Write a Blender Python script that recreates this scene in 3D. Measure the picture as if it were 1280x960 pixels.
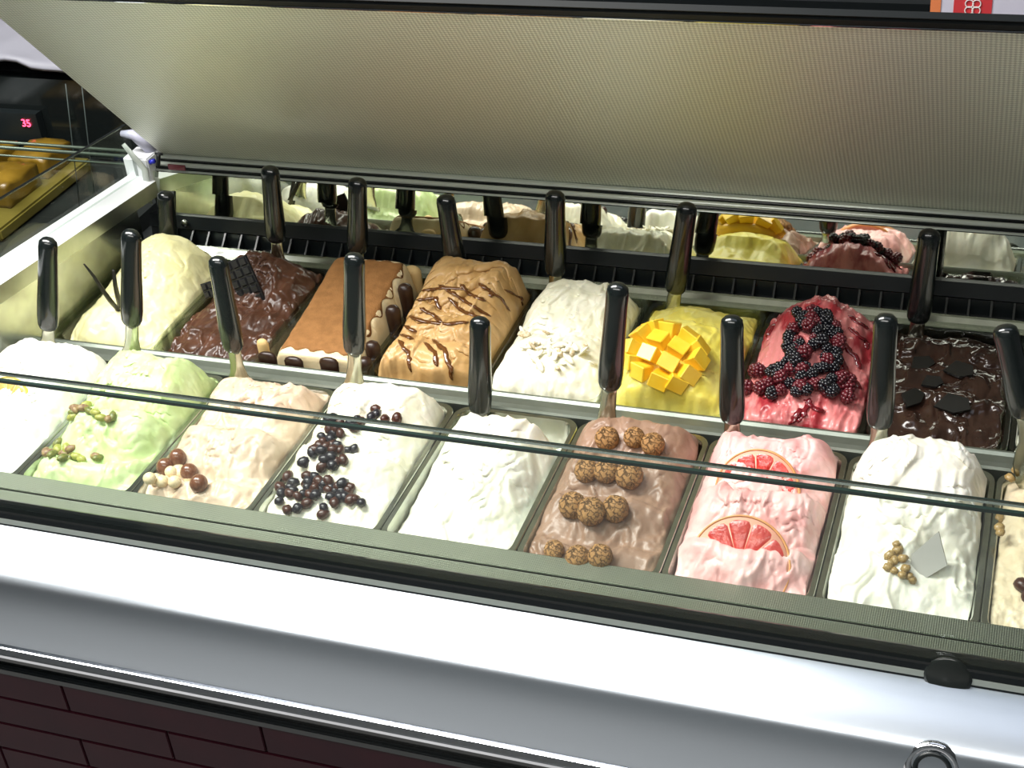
import bpy, bmesh, math, random
import numpy as np
from mathutils import Vector, Matrix, Quaternion
from mathutils.bvhtree import BVHTree

for o in list(bpy.data.objects): bpy.data.objects.remove(o)
SC = bpy.context.scene
COL = SC.collection
random.seed(7)

# ------------------------------------------------------------------ camera
FPX = 1865.6
YAW, PITCH, ROLL = -0.3847, 0.582, -0.1028
CAM = np.array([1.2047, -1.2313, 1.1073])
_f = np.array([math.sin(YAW)*math.cos(PITCH), math.cos(YAW)*math.cos(PITCH), -math.sin(PITCH)])
_r = np.array([math.cos(YAW), -math.sin(YAW), 0.0])
_u = np.cross(_r, _f)
RGT = _r*math.cos(ROLL)+_u*math.sin(ROLL)
UPV = -_r*math.sin(ROLL)+_u*math.cos(ROLL)
FWD = _f
cd = bpy.data.cameras.new('camera')
cd.sensor_width = 36.0
cd.lens = 36.0*FPX/1280
cd.clip_start = 0.02
cam = bpy.data.objects.new('camera', cd)
COL.objects.link(cam)
mw = Matrix.Identity(4)
for i in range(3):
    mw[i][0] = RGT[i]; mw[i][1] = UPV[i]; mw[i][2] = -FWD[i]; mw[i][3] = CAM[i]
cam.matrix_world = mw
SC.camera = cam

def ray(px, py):
    d = FWD + RGT*((px-640)/FPX) - UPV*((py-480)/FPX)
    return d/np.linalg.norm(d)
def aty(px, py, Y):
    d = ray(px, py); return Vector(CAM+d*((Y-CAM[1])/d[1]))
def atz(px, py, Z):
    d = ray(px, py); return Vector(CAM+d*((Z-CAM[2])/d[2]))
def atx(px, py, X):
    d = ray(px, py); return Vector(CAM+d*((X-CAM[0])/d[0]))

# ------------------------------------------------------------------ world, lights, exposure
w = bpy.data.worlds.new('world'); SC.world = w; w.use_nodes = True
w.node_tree.nodes['Background'].inputs[0].default_value = (0.85, 0.95, 1.0, 1)
w.node_tree.nodes['Background'].inputs[1].default_value = 0.0
SC.view_settings.view_transform = 'Standard'
SC.view_settings.look = 'None'
SC.view_settings.gamma = 1.0
SC.view_settings.use_curve_mapping = False
SC.view_settings.exposure = 0.16

LAMPS = [  # centre x, y, z, size x, size y, watts, colour
    (-0.55, 0.02, 1.84, 2.1, 0.62, 98, (1.0, 0.985, 0.94)),
    (1.42, 0.02, 1.84, 1.5, 0.62, 3.6, (0.80, 0.86, 1.0)),
    (0.55, -1.45, 1.84, 2.6, 0.5, 37, (1.0, 0.985, 0.94)),
]
for (lx, ly, lz, sx, sy, wt, lc) in LAMPS:
    ld = bpy.data.lights.new('ceiling_lamp_offscreen', 'AREA')
    ld.shape = 'RECTANGLE'; ld.size = sx; ld.size_y = sy; ld.energy = wt; ld.color = lc
    lo = bpy.data.objects.new('ceiling_lamp_offscreen', ld); COL.objects.link(lo)
    lo.location = (lx, ly, lz)

# ------------------------------------------------------------------ helpers: materials
def mat(name, col, rough=0.5, metal=0.0, col2=None, nscale=20, bump=0.0, bscale=200, stretch=None,
        sss=0.0, coat=0.0, emit=0.0, spec=None, detail=4, ramp=(0.35, 0.65)):
    m = bpy.data.materials.new(name); m.use_nodes = True
    nt = m.node_tree; b = nt.nodes['Principled BSDF']
    b.inputs['Base Color'].default_value = (*col, 1)
    b.inputs['Roughness'].default_value = rough
    b.inputs['Metallic'].default_value = metal
    if spec is not None: b.inputs['Specular IOR Level'].default_value = spec
    if coat: b.inputs['Coat Weight'].default_value = coat; b.inputs['Coat Roughness'].default_value = 0.08
    if sss:
        b.inputs['Subsurface Weight'].default_value = sss
        b.inputs['Subsurface Radius'].default_value = (1.0, 0.7, 0.45)
        b.inputs['Subsurface Scale'].default_value = 0.006
    if emit:
        b.inputs['Emission Color'].default_value = (*col, 1); b.inputs['Emission Strength'].default_value = emit
    tc = nt.nodes.new('ShaderNodeTexCoord'); src = tc.outputs['Object']
    if stretch:
        mp = nt.nodes.new('ShaderNodeMapping'); mp.inputs['Scale'].default_value = stretch
        nt.links.new(src, mp.inputs['Vector']); src = mp.outputs['Vector']
    if col2 is not None:
        n = nt.nodes.new('ShaderNodeTexNoise'); n.inputs['Scale'].default_value = nscale; n.inputs['Detail'].default_value = detail
        nt.links.new(src, n.inputs['Vector'])
        r = nt.nodes.new('ShaderNodeValToRGB')
        r.color_ramp.elements[0].position = ramp[0]; r.color_ramp.elements[1].position = ramp[1]
        r.color_ramp.elements[0].color = (*col, 1); r.color_ramp.elements[1].color = (*col2, 1)
        nt.links.new(n.outputs['Fac'], r.inputs['Fac']); nt.links.new(r.outputs['Color'], b.inputs['Base Color'])
    if bump:
        n2 = nt.nodes.new('ShaderNodeTexNoise'); n2.inputs['Scale'].default_value = bscale; n2.inputs['Detail'].default_value = 5
        nt.links.new(src, n2.inputs['Vector'])
        bp = nt.nodes.new('ShaderNodeBump'); bp.inputs['Strength'].default_value = bump; bp.inputs['Distance'].default_value = 0.002
        nt.links.new(n2.outputs['Fac'], bp.inputs['Height']); nt.links.new(bp.outputs['Normal'], b.inputs['Normal'])
    return m

def glass_mat(name, tint=(0.95, 0.98, 0.96), ior=1.45, rough=0.02, extra=0.0):
    m = bpy.data.materials.new(name); m.use_nodes = True
    nt = m.node_tree; nt.nodes.clear()
    out = nt.nodes.new('ShaderNodeOutputMaterial'); mx = nt.nodes.new('ShaderNodeMixShader')
    tr = nt.nodes.new('ShaderNodeBsdfTransparent'); gl = nt.nodes.new('ShaderNodeBsdfGlossy')
    lw_ = nt.nodes.new('ShaderNodeLayerWeight'); pw = nt.nodes.new('ShaderNodeMath'); pw.operation = 'POWER'; pw.inputs[1].default_value = 5.0
    nt.links.new(lw_.outputs['Facing'], pw.inputs[0]); fr = nt.nodes.new('ShaderNodeMath'); fr.operation = 'MULTIPLY_ADD'
    r0 = ((ior-1)/(ior+1))**2; fr.inputs[1].default_value = 1-r0; fr.inputs[2].default_value = r0
    lw_.inputs['Blend'].default_value = 0.5; nt.links.new(pw.outputs[0], fr.inputs[0])
    tr.inputs['Color'].default_value = (*tint, 1); gl.inputs['Roughness'].default_value = rough
    ad = nt.nodes.new('ShaderNodeMath'); ad.operation = 'ADD'; ad.inputs[1].default_value = extra
    nt.links.new(fr.outputs[0], ad.inputs[0]); nt.links.new(ad.outputs[0], mx.inputs['Fac'])
    nt.links.new(tr.outputs[0], mx.inputs[1]); nt.links.new(gl.outputs[0], mx.inputs[2])
    nt.links.new(mx.outputs[0], out.inputs['Surface'])
    return m

def dotted_metal(name, col, rough, scale, strength, cvar, metal=1.0):
    """sheet metal embossed with a fine diagonal dot grid"""
    m = mat(name, col, rough, metal); nt = m.node_tree; b = nt.nodes['Principled BSDF']
    tc = nt.nodes.new('ShaderNodeTexCoord'); sp = nt.nodes.new('ShaderNodeSeparateXYZ')
    nt.links.new(tc.outputs['Object'], sp.inputs[0])
    def M(op, a, bb=None):
        n = nt.nodes.new('ShaderNodeMath'); n.operation = op
        for i, v in enumerate((a, bb)):
            if v is None: continue
            if isinstance(v, (int, float)): n.inputs[i].default_value = v
            else: nt.links.new(v, n.inputs[i])
        return n.outputs[0]
    X = M('MULTIPLY', sp.outputs[0], scale); Y = M('MULTIPLY', sp.outputs[1], scale*1.0)
    s1 = M('SINE', M('ADD', X, Y)); s2 = M('SINE', M('SUBTRACT', X, Y))
    d = M('MULTIPLY', s1, s2)
    bp = nt.nodes.new('ShaderNodeBump'); bp.inputs['Strength'].default_value = strength; bp.inputs['Distance'].default_value = 0.001
    nt.links.new(d, bp.inputs['Height']); nt.links.new(bp.outputs['Normal'], b.inputs['Normal'])
    r = nt.nodes.new('ShaderNodeValToRGB')
    r.color_ramp.elements[0].position = 0.3; r.color_ramp.elements[1].position = 0.7
    r.color_ramp.elements[0].color = (*[c*(1-cvar) for c in col], 1); r.color_ramp.elements[1].color = (*[min(1, c*(1+cvar)) for c in col], 1)
    nt.links.new(M('ADD', M('MULTIPLY', d, 0.5), 0.5), r.inputs['Fac']); nt.links.new(r.outputs['Color'], b.inputs['Base Color'])
    return m

M_ = {}
M_['steel'] = mat('steel', (0.40, 0.43, 0.37), 0.28, 1.0, col2=(0.47, 0.50, 0.44), nscale=30)
M_['steel_bar'] = mat('steel_bar', (0.24, 0.27, 0.23), 0.45, 0.9, col2=(0.28, 0.31, 0.27), nscale=30)
M_['steel_ledge'] = dotted_metal('steel_ledge', (0.30, 0.33, 0.26), 0.42, 1300, 0.25, 0.06)
M_['steel_pan'] = mat('steel_pan', (0.50, 0.53, 0.47), 0.22, 1.0, col2=(0.42, 0.44, 0.40), nscale=40)
M_['brushed'] = mat('brushed', (0.62, 0.67, 0.73), 0.32, 1.0, bump=0.04, bscale=60, stretch=(0.6, 30, 30))
M_['chrome'] = mat('chrome', (0.85, 0.86, 0.9), 0.06, 1.0)
M_['lid'] = dotted_metal('lid_sheet', (0.66, 0.67, 0.58), 0.45, 600, 0.3, 0.20, metal=0.5)
M_['rail'] = mat('rail_grey', (0.62, 0.67, 0.60), 0.3, 0.4)
M_['mirror'] = mat('mirror', (0.80, 0.84, 0.74), 0.02, 1.0)
M_['black'] = mat('black_plastic', (0.008, 0.011, 0.012), 0.3)
M_['black_matte'] = mat('black_matte', (0.012, 0.015, 0.016), 0.6)
M_['black_gloss'] = mat('black_gloss', (0.006, 0.008, 0.008), 0.12, coat=0.3)
M_['dark'] = mat('dark_well', (0.03, 0.035, 0.033), 0.5, 0.6)
M_['white_paint'] = mat('white_paint', (0.82, 0.83, 0.86), 0.35)
M_['grey_paint'] = mat('grey_paint', (0.42, 0.45, 0.42), 0.4)
M_['lilac'] = mat('lilac_plastic', (0.38, 0.38, 0.48), 0.35)
M_['glass'] = glass_mat('clear_glass')
M_['glass_edge'] = mat('glass_edge', (0.02, 0.035, 0.03), 0.15)
M_['glass_edge_light'] = mat('glass_edge_highlight', (0.50, 0.56, 0.52), 0.2, 1.0)  # metal strip added for the bright highlight along the glass edges
M_['pan_clear'] = glass_mat('clear_pan', (0.90, 0.93, 0.88), 1.5, 0.06, 0.05)
M_['tile'] = mat('tile', (0.022, 0.003, 0.008), 0.5, col2=(0.035, 0.004, 0.009), nscale=8, spec=0.15)
M_['grout'] = mat('grout', (0.05, 0.048, 0.042), 0.9, spec=0.1)
M_['black_rim'] = mat('black_rim', (0.006, 0.008, 0.009), 0.5, spec=0.15)
M_['room'] = mat('room_paint', (0.30, 0.32, 0.33), 0.9, col2=(0.33, 0.35, 0.36), nscale=3)
M_['room_dark'] = mat('room_dark', (0.035, 0.042, 0.045), 0.7, col2=(0.05, 0.055, 0.06), nscale=3)
M_['floor'] = mat('floor_tile', (0.42, 0.42, 0.42), 0.35, col2=(0.48, 0.48, 0.48), nscale=4)

# ------------------------------------------------------------------ helpers: objects
def tag(o, label=None, cat=None, group=None, kind=None):
    if label: o['label'] = label
    if cat: o['category'] = cat
    if group: o['group'] = group
    if kind: o['kind'] = kind
    return o
def empty(name, loc=(0, 0, 0)):
    o = bpy.data.objects.new(name, None); COL.objects.link(o); o.location = loc; o.empty_display_size = 0.05
    return o
def link(name, me, m, parent=None, smooth=False):
    o = bpy.data.objects.new(name, me); COL.objects.link(o)
    if m is not None and not me.materials: me.materials.append(m)
    if smooth:
        for p in me.polygons: p.use_smooth = True
    if parent is not None:
        o.parent = parent
        o.matrix_parent_inverse = Matrix.Translation(-Vector(parent.location)) if parent.type == 'EMPTY' else Matrix.Identity(4)
    return o
def from_bm(name, bm, m, parent=None, smooth=False):
    bmesh.ops.recalc_face_normals(bm, faces=bm.faces)
    me = bpy.data.meshes.new(name); bm.to_mesh(me); bm.free()
    return link(name, me, m, parent, smooth)
def pyd(name, v, f, m, parent=None, smooth=False):
    me = bpy.data.meshes.new(name); me.from_pydata([tuple(a) for a in v], [], f); me.update()
    return link(name, me, m, parent, smooth)
def bm_box(bm, lo, hi, bev=0.0):
    lo = Vector(lo); hi = Vector(hi)
    r = bmesh.ops.create_cube(bm, size=1.0, matrix=Matrix.Translation((lo+hi)/2) @ Matrix.Diagonal((*(hi-lo), 1)))
    if bev:
        es = list({e for v in r['verts'] for e in v.link_edges})
        bmesh.ops.bevel(bm, geom=es, offset=bev, segments=2, affect='EDGES')
def box(name, lo, hi, m, parent=None, bev=0.0):
    bm = bmesh.new(); bm_box(bm, lo, hi, bev)
    return from_bm(name, bm, m, parent)
def prism(name, prof, x0, x1, m, parent=None, smooth=False, closed=True):
    """profile of (y, z) points drawn along x"""
    n = len(prof); v = []
    for X in (x0, x1): v += [(X, a, b) for a, b in prof]
    f = [(i, (i+1) % n, n+(i+1) % n, n+i) for i in range(n if closed else n-1)]
    if closed: f += [tuple(range(n))[::-1], tuple(range(n, 2*n))]
    bm = bmesh.new(); me = bpy.data.meshes.new(name); me.from_pydata(v, [], f); bm.from_mesh(me)
    bpy.data.meshes.remove(me)
    o = from_bm(name, bm, m, parent, smooth)
    return o
def auto_smooth(o, deg=40):
    for p in o.data.polygons: p.use_smooth = True
    try: o.data.set_sharp_from_angle(angle=math.radians(deg))
    except Exception: pass
def tube_data(pts, rad, n=8, flat=1.0, up=Vector((0, 0, 1))):
    pts = [Vector(p) for p in pts]; v = []; f = []
    rr = rad if hasattr(rad, '__len__') else [rad]*len(pts)
    for i, p in enumerate(pts):
        t = (pts[min(i+1, len(pts)-1)]-pts[max(i-1, 0)]).normalized()
        s = t.cross(up)
        if s.length < 1e-4: s = Vector((1, 0, 0))
        s.normalize(); q = s.cross(t)
        for k in range(n):
            a = 2*math.pi*k/n
            v.append(p+s*(math.cos(a)*rr[i])+q*(math.sin(a)*rr[i]*flat))
    for i in range(len(pts)-1):
        for k in range(n):
            f.append((i*n+k, i*n+(k+1) % n, (i+1)*n+(k+1) % n, (i+1)*n+k))
    f.append(tuple(range(n))[::-1]); f.append(tuple(range((len(pts)-1)*n, len(pts)*n)))
    return v, f
def tube(name, pts, rad, m, parent=None, n=8, flat=1.0, up=Vector((0, 0, 1))):
    v, f = tube_data(pts, rad, n, flat, up)
    o = pyd(name, v, f, m, parent, True); return o
def plate(name, quad, th, m, parent=None):
    """four corners, given thickness along the back normal"""
    q = [Vector(a) for a in quad]; n = (q[1]-q[0]).cross(q[3]-q[0]).normalized()*th
    v = q+[a+n for a in q]
    bm = bmesh.new(); vs = [bm.verts.new(a) for a in v]
    for fc in ((0, 1, 2, 3), (7, 6, 5, 4), (0, 4, 5, 1), (1, 5, 6, 2), (2, 6, 7, 3), (3, 7, 4, 0)): bm.faces.new([vs[i] for i in fc])
    return from_bm(name, bm, m, parent)

# value noise
_rs = np.random.RandomState(3); _TAB = _rs.rand(256, 256)
def vnoise(x, y):
    xi = np.floor(x).astype(int); yi = np.floor(y).astype(int); fx = x-xi; fy = y-yi
    fx = fx*fx*fx*(fx*(fx*6-15)+10); fy = fy*fy*fy*(fy*(fy*6-15)+10)
    g = lambda a, b: _TAB[a % 256, b % 256]
    return (g(xi, yi)*(1-fx)+g(xi+1, yi)*fx)*(1-fy)+(g(xi, yi+1)*(1-fx)+g(xi+1, yi+1)*fx)*fy
def fbm(x, y, o=4, gain=0.5):
    s = 0; a = 1; t = 0
    for k in range(o): s = s+a*vnoise(x*2**k+17*k, y*2**k+31*k); t += a; a *= gain
    return s/t

# ------------------------------------------------------------------ the room
FZ = -1.0
def struct(o): return tag(o, kind='structure')
struct(box('floor', (-3.5, -4.0, FZ-0.05), (4.5, 2.6, FZ), M_['floor']))
struct(box('ceiling', (-3.5, -4.0, 1.9), (4.5, 2.6, 1.95), M_['room']))
struct(box('wall_back', (-3.5, 2.6, FZ), (4.5, 2.7, 1.9), M_['room_dark']))
struct(box('wall_front', (-3.5, -4.1, FZ), (4.5, -4.0, 1.9), M_['room']))
struct(box('wall_left', (-3.6, -4.0, FZ), (-3.5, 2.6, 1.9), M_['room_dark']))
struct(box('wall_right', (4.5, -4.0, FZ), (4.6, 2.6, 1.9), M_['room']))
for k, (lx, ly, lz, sx, sy, wt, lc) in enumerate(LAMPS):
    t = empty('ceiling_lamp', (lx, ly, 1.9))
    tag(t, ['long bright ceiling lamp hung over the lemon end of the case', 'dim bluish ceiling lamp hung over the cookie end of the case', 'long white ceiling lamp over the walkway before the case'][k], 'lamp')
    hx, hy = sx/2, sy/2
    box('housing', (lx-hx-0.03, ly-hy-0.03, 1.87), (lx+hx+0.03, ly+hy+0.03, 1.9), M_['white_paint'], t)
    for a in (-1, 1):
        box('rim', (lx-hx-0.03, ly+a*(hy+0.015)-0.012, 1.83), (lx+hx+0.03, ly+a*(hy+0.015)+0.012, 1.87), M_['white_paint'], t)

# ------------------------------------------------------------------ the display case
XL, XR = -0.17, 1.75
case = empty('display_case', (0.8, 0.3, FZ))
tag(case, 'long steel ice cream display case with open dotted lid and front glass', 'display case')

# ledge in front of the pans
box('front_ledge', (XL, -0.031, -0.014), (XR, 0.0, 0.0), M_['steel_ledge'], case, 0.001)
box('ledge_strip', (XL, -0.054, -0.014), (XR, -0.0325, -0.001), M_['steel_ledge'], case, 0.001)
# glass channel
prism('glass_channel', [(-0.0535, -0.03), (-0.0535, 0.002), (-0.056, 0.003), (-0.0705, 0.003), (-0.073, 0.0), (-0.0735, -0.003), (-0.0735, -0.012), (-0.0705, -0.012), (-0.0705, -0.03)], XL-0.03, XR, M_['black_gloss'], case)
# front glass pane, strips standing in for its polished top edge and highlight
fg = box('front_glass', (XL-0.03, -0.070, -0.02), (XR, -0.056, 0.2015), M_['glass'], case)
box('glass_edge', (XL-0.03, -0.0705, 0.1995), (XR, -0.0662, 0.2035), M_['glass_edge'], fg)
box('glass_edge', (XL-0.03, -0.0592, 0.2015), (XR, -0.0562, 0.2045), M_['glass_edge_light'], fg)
box('glass_edge', (XL-0.03, -0.0561, 0.2015), (XR, -0.0552, 0.2049), M_['glass_edge'], fg)
# bumper
box('channel_trim', (XL-0.03, -0.0738, -0.0205), (XR, -0.0708, -0.0122), M_['rail'], case)
prof = [(-0.0715, -0.030), (-0.0730, -0.0245)]
def arc(c, r, a0, a1, n):
    return [(c[0]-r*math.cos(math.radians(a0+(a1-a0)*i/n)), c[1]+r*math.sin(math.radians(a0+(a1-a0)*i/n))) for i in range(n+1)]
# gently crowned top, tight shoulder, then falling front
topp = [(-0.0738, -0.0235)]
ang = 6.0; y, z = topp[0]
steps = [(0.004, 17)]*2+[(0.006, 20)]*3+[(0.006, 23)]*3+[(0.006, 26)]*2+[(0.005, 29)]*2+[(0.0035, 36), (0.0035, 43), (0.0035, 52), (0.0035, 60), (0.0045, 66), (0.006, 70)]+[(0.01, 74), (0.012, 77), (0.012, 79), (0.014, 80), (0.014, 81), (0.012, 82)]
for L, a in steps:
    y -= L*math.cos(math.radians(a)); z -= L*math.sin(math.radians(a)); topp.append((y, z))
BY, BZ = y, z
prof = prof+topp+[(BY+0.004, BZ-0.003), (-0.07, BZ-0.003)]
bu = prism('front_bumper', prof, XL-0.03, XR, M_['brushed'], case); auto_smooth(bu, 25)
box('bumper_seam', (XL-0.03, -0.0736, -0.0232), (XR, -0.0708, -0.0207), M_['black'], bu)
# chrome trim, dark recess, base rail
ct = prism('chrome_trim', [(BY+0.004, BZ-0.0035), (BY-0.002, BZ-0.0036), (BY-0.0035, BZ-0.0042), (BY-0.0095, BZ-0.0075), (BY-0.0105, BZ-0.009), (BY-0.0105, BZ-0.0135), (BY-0.008, BZ-0.016), (BY+0.004, BZ-0.016)], XL-0.03, XR, M_['chrome'], case)
box('recess_panel', (XL-0.03, -0.135, BZ-0.075), (XR, -0.07, BZ-0.004), M_['black_gloss'], case)
box('base_rail', (XL-0.03, -0.142, BZ-0.082), (XR, -0.07, BZ-0.070), M_['black'], case, 0.002)
# carcass
box('carcass', (XL-0.03, -0.06, FZ), (XR, 0.72, -0.16), M_['black_matte'], case)
box('well_floor', (XL, -0.05, -0.16), (XR, 0.66, -0.13), M_['dark'], case)
box('well_front', (XL, -0.054, -0.13), (XR, -0.046, -0.015), M_['dark'], case)
# middle bar
prism('middle_bar', [(0.274, -0.06), (0.274, -0.004), (0.276, -0.001), (0.284, 0.0), (0.298, 0.0), (0.302, 0.003), (0.305, 0.003), (0.306, 0.0), (0.306, -0.06)], XL, XR, M_['steel_bar'], case)
# rear flange
prism('rear_flange', [(0.588, -0.05), (0.588, -0.006), (0.600, -0.004), (0.607, 0.001), (0.6115, 0.002), (0.613, -0.001), (0.613, -0.05)], XL, XR, M_['steel_pan'], case)
# vent behind the pans
vent = prism('rear_vent', [(0.613, -0.05), (0.613, -0.012), (0.640, -0.012), (0.644, 0.010), (0.640, 0.014), (0.648, 0.0335), (0.6555, 0.0335), (0.662, -0.05)], XL, XR, M_['black'], case)
nf = int((XR-XL)/0.03)
fin_me = None
for i in range(nf):
    X = XL+0.02+i*0.03
    if fin_me is None:
        o = pyd('vent_fin', [(0, 0.6135, -0.012), (0.003, 0.6135, -0.012), (0.003, 0.641, -0.010), (0, 0.641, -0.010), (0, 0.641, 0.012), (0.003, 0.641, 0.012)],
                [(0, 3, 2, 1), (3, 4, 5, 2), (0, 1, 5, 4), (0, 4, 3), (1, 2, 5)], M_['black'], vent)
        fin_me = o.data
    else:
        o = link('vent_fin', fin_me, None, vent)
    o.location.x = X
# two mirror strips leaning back
TH = math.radians(10.8)
def mir(name, s0, s1, off, m):
    P = lambda s, X: Vector((X, 0.6555+s*math.sin(TH)-off*math.cos(TH), 0.0335+s*math.cos(TH)+off*math.sin(TH)))
    return plate(name, [P(s0, XL+0.012), P(s0, XR), P(s1, XR), P(s1, XL+0.012)], -0.004, m, case)
m1 = mir('mirror_strip', 0.0, 0.040, 0.0, M_['mirror'])
m2 = mir('mirror_strip', 0.039, 0.070, 0.0055, M_['mirror'])
# rails between mirror and lid
for i, (yy, zz, r, mm) in enumerate([(0.674, 0.0995, 0.0032, 'rail'), (0.677, 0.1050, 0.0022, 'black_gloss'), (0.681, 0.1090, 0.0042, 'rail'), (0.687, 0.1135, 0.0024, 'black_gloss'), (0.6915, 0.1150, 0.0044, 'rail'), (0.698, 0.1150, 0.0030, 'rail')]):
    tube('rear_rail', [(XL, yy, zz), (XR, yy, zz)], r, M_[mm], case, 10)
box('rear_post', (XL, 0.672, -0.16), (XR, 0.72, 0.10), M_['black_matte'], case)

# the raised lid
LD = Vector((0, -0.655, 0.755)).normalized(); LN = Vector((0, -0.755, -0.655)).normalized()
LH = Vector((0, 0.7055, 0.1115)); LLEN = 0.521
lid = bpy.data.objects.new('lid', None)
bpy.data.objects.remove(lid)
def lidp(X, s, off=0.0): return Vector((X, LH.y, LH.z))+LD*s+LN*off
lm = bpy.data.meshes.new('lid')
# panel is modelled in its own plane so that the dot grid follows it
vx0, vx1 = -0.157, XR
nv = []
for dz in (0.0, -0.012):
    nv += [(vx0, 0, dz), (vx1, 0, dz), (vx1, LLEN, dz), (vx0, LLEN, dz)]
lm.from_pydata(nv, [], [(0, 1, 2, 3), (7, 6, 5, 4), (0, 4, 5, 1), (1, 5, 6, 2), (2, 6, 7, 3), (3, 7, 4, 0)])
lid = link('lid', lm, M_['lid'], case)
lw = Matrix.Identity(4)
for i in range(3):
    lw[i][0] = (1, 0, 0)[i]; lw[i][1] = LD[i]; lw[i][2] = LN[i]; lw[i][3] = (0, LH.y, LH.z)[i]
lid.matrix_world = Matrix.Translation(-Vector(case.location)) @ lw if False else lw
lid.matrix_parent_inverse = Matrix.Translation(-Vector(case.location))
lid.matrix_basis = lw
def on_lid(name, lo, hi, m, bev=0.0):
    bm = bmesh.new(); bm_box(bm, lo, hi, bev)
    me = bpy.data.meshes.new(name); bm.to_mesh(me); bm.free()
    o = bpy.data.objects.new(name, me); COL.objects.link(o); me.materials.append(m); o.parent = lid
    return o
on_lid('lid_rim', (vx0, LLEN+0.0005, -0.016), (vx1, LLEN+0.004, 0.004), M_['chrome'], 0.001)
on_lid('lid_rim', (vx0, LLEN+0.0045, -0.008), (vx1, LLEN+0.021, 0.004), M_['black_rim'], 0.003)
on_lid('lid_rim', (vx0, LLEN+0.0215, -0.006), (vx1, LLEN+0.0235, 0.002), M_['black_rim'])
on_lid('lid_rim', (vx0, 0.0, 0.0005), (vx1, 0.004, 0.003), M_['black'])

# left side of the case: inner wall, white bar, side glass
NX = -0.16
def P3(x, y, z): return Vector((x, y, z))
sb = bmesh.new()
ya, yb = -0.056, 0.655
zl = lambda y: 0.108-0.0963*(y-0.245)
quad = []
for yv in (ya, yb):
    z0 = zl(yv)
    quad.append([P3(NX+0.012, yv, z0-0.004), P3(NX+0.012, yv, z0+0.022), P3(NX-0.036, yv, z0+0.030), P3(NX-0.036, yv, z0)])
vs = [[sb.verts.new(p) for p in q] for q in quad]
for i in range(4):
    sb.faces.new([vs[0][i], vs[0][(i+1) % 4], vs[1][(i+1) % 4], vs[1][i]])
sb.faces.new(vs[0]); sb.faces.new(vs[1][::-1])
bar = from_bm('side_bar', sb, M_['white_paint'], case)
bar.data.materials.append(M_['steel'])
for p in bar.data.polygons:
    if abs(p.normal.x) > 0.9: p.material_index = 1
iw = plate('side_wall', [P3(NX-0.002, 0.60, -0.13), P3(NX-0.002, -0.05, -0.13), P3(NX-0.002, -0.05, zl(-0.05)), P3(NX-0.002, 0.60, zl(0.60))], -0.004, M_['steel_pan'], case)
sg = plate('side_glass', [P3(NX-0.018, 0.655, zl(0.655)+0.028), P3(NX-0.018, -0.04, zl(-0.04)+0.028), P3(NX-0.018, -0.04, 0.253), P3(NX-0.018, 0.655, 0.187)], 0.006, M_['glass'], case)
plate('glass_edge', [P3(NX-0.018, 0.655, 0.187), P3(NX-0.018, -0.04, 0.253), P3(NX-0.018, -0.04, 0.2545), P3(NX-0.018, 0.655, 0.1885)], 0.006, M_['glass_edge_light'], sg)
# hinge block at the rear corner
hb = box('hinge_block', (NX-0.042, 0.655, 0.075), (NX+0.004, 0.70, 0.128), M_['white_paint'], case, 0.002)
hp = [aty(152, 167, 0.675), aty(166, 168, 0.675), aty(178, 176, 0.68), aty(190, 188, 0.69)]
tube('hinge_arm', [hp[0], hp[1], hp[2], hp[3]], [0.005, 0.009, 0.011, 0.010], M_['lilac'], hb, 10)
tube('lever', [aty(154, 180, 0.648), aty(168, 197, 0.648), aty(181, 212, 0.648), aty(184, 232, 0.648), aty(187, 254, 0.648)], [0.0045, 0.006, 0.0065, 0.0065, 0.006], M_['grey_paint'], hb, 10, 0.4, Vector((0, 1, 0)))
tube('bolt', [aty(198, 192, 0.668), aty(198, 208, 0.668)], [0.004, 0.003], M_['black'], hb, 8)
tube('bolt', [aty(194, 192, 0.668), aty(203, 193, 0.668)], 0.0022, M_['black'], hb, 8)
tube('indicator', [aty(188, 203, 0.662), aty(193, 201, 0.662)], 0.004, mat('blue_plastic', (0.03, 0.04, 0.55), 0.2), hb, 8)
# corner screw on the rear vent
tube('screw', [(-0.10, 0.6395, 0.026), (-0.10, 0.6355, 0.026)], 0.006, M_['steel'], case, 10)
lr = box('rail_strip', aty(212, 211, 0.672), aty(231, 211, 0.669)+Vector((0, 0, 0.005)), mat('strip_red', (0.10, 0.01, 0.02), 0.4), None)  # plain dark red strip set on the rear rail
tag(lr, 'short dark red strip on the rear rail beside the hinge', 'label')
# lock ring on the bumper, suction cap on the channel
kx = 1.178
lk = empty('lock', (kx, BY-0.02, -0.07)); tag(lk, 'round chrome lock on the steel bumper of the case', 'lock')
lkc = aty(1166, 960, -0.1445)
def ring(name, c, nrm, R, r, m, par):
    nrm = Vector(nrm).normalized(); a = nrm.orthogonal().normalized(); b = nrm.cross(a); v = []; f = []
    N, K = 28, 8
    for i in range(N):
        d = a*math.cos(2*math.pi*i/N)+b*math.sin(2*math.pi*i/N)
        for k in range(K):
            t = 2*math.pi*k/K; v.append(Vector(c)+d*(R+r*math.cos(t))+nrm*(r*math.sin(t)))
    for i in range(N):
        for k in range(K): f.append((i*K+k, ((i+1) % N)*K+k, ((i+1) % N)*K+(k+1) % K, i*K+(k+1) % K))
    return pyd(name, v, f, m, par, True)
lk.location = lkc
ln = Vector((0, -0.92, 0.39))
ring('ring', lkc, ln, 0.024, 0.006, M_['chrome'], lk)
ring('ring', lkc+ln*0.004, ln, 0.017, 0.003, M_['black'], lk)
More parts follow.
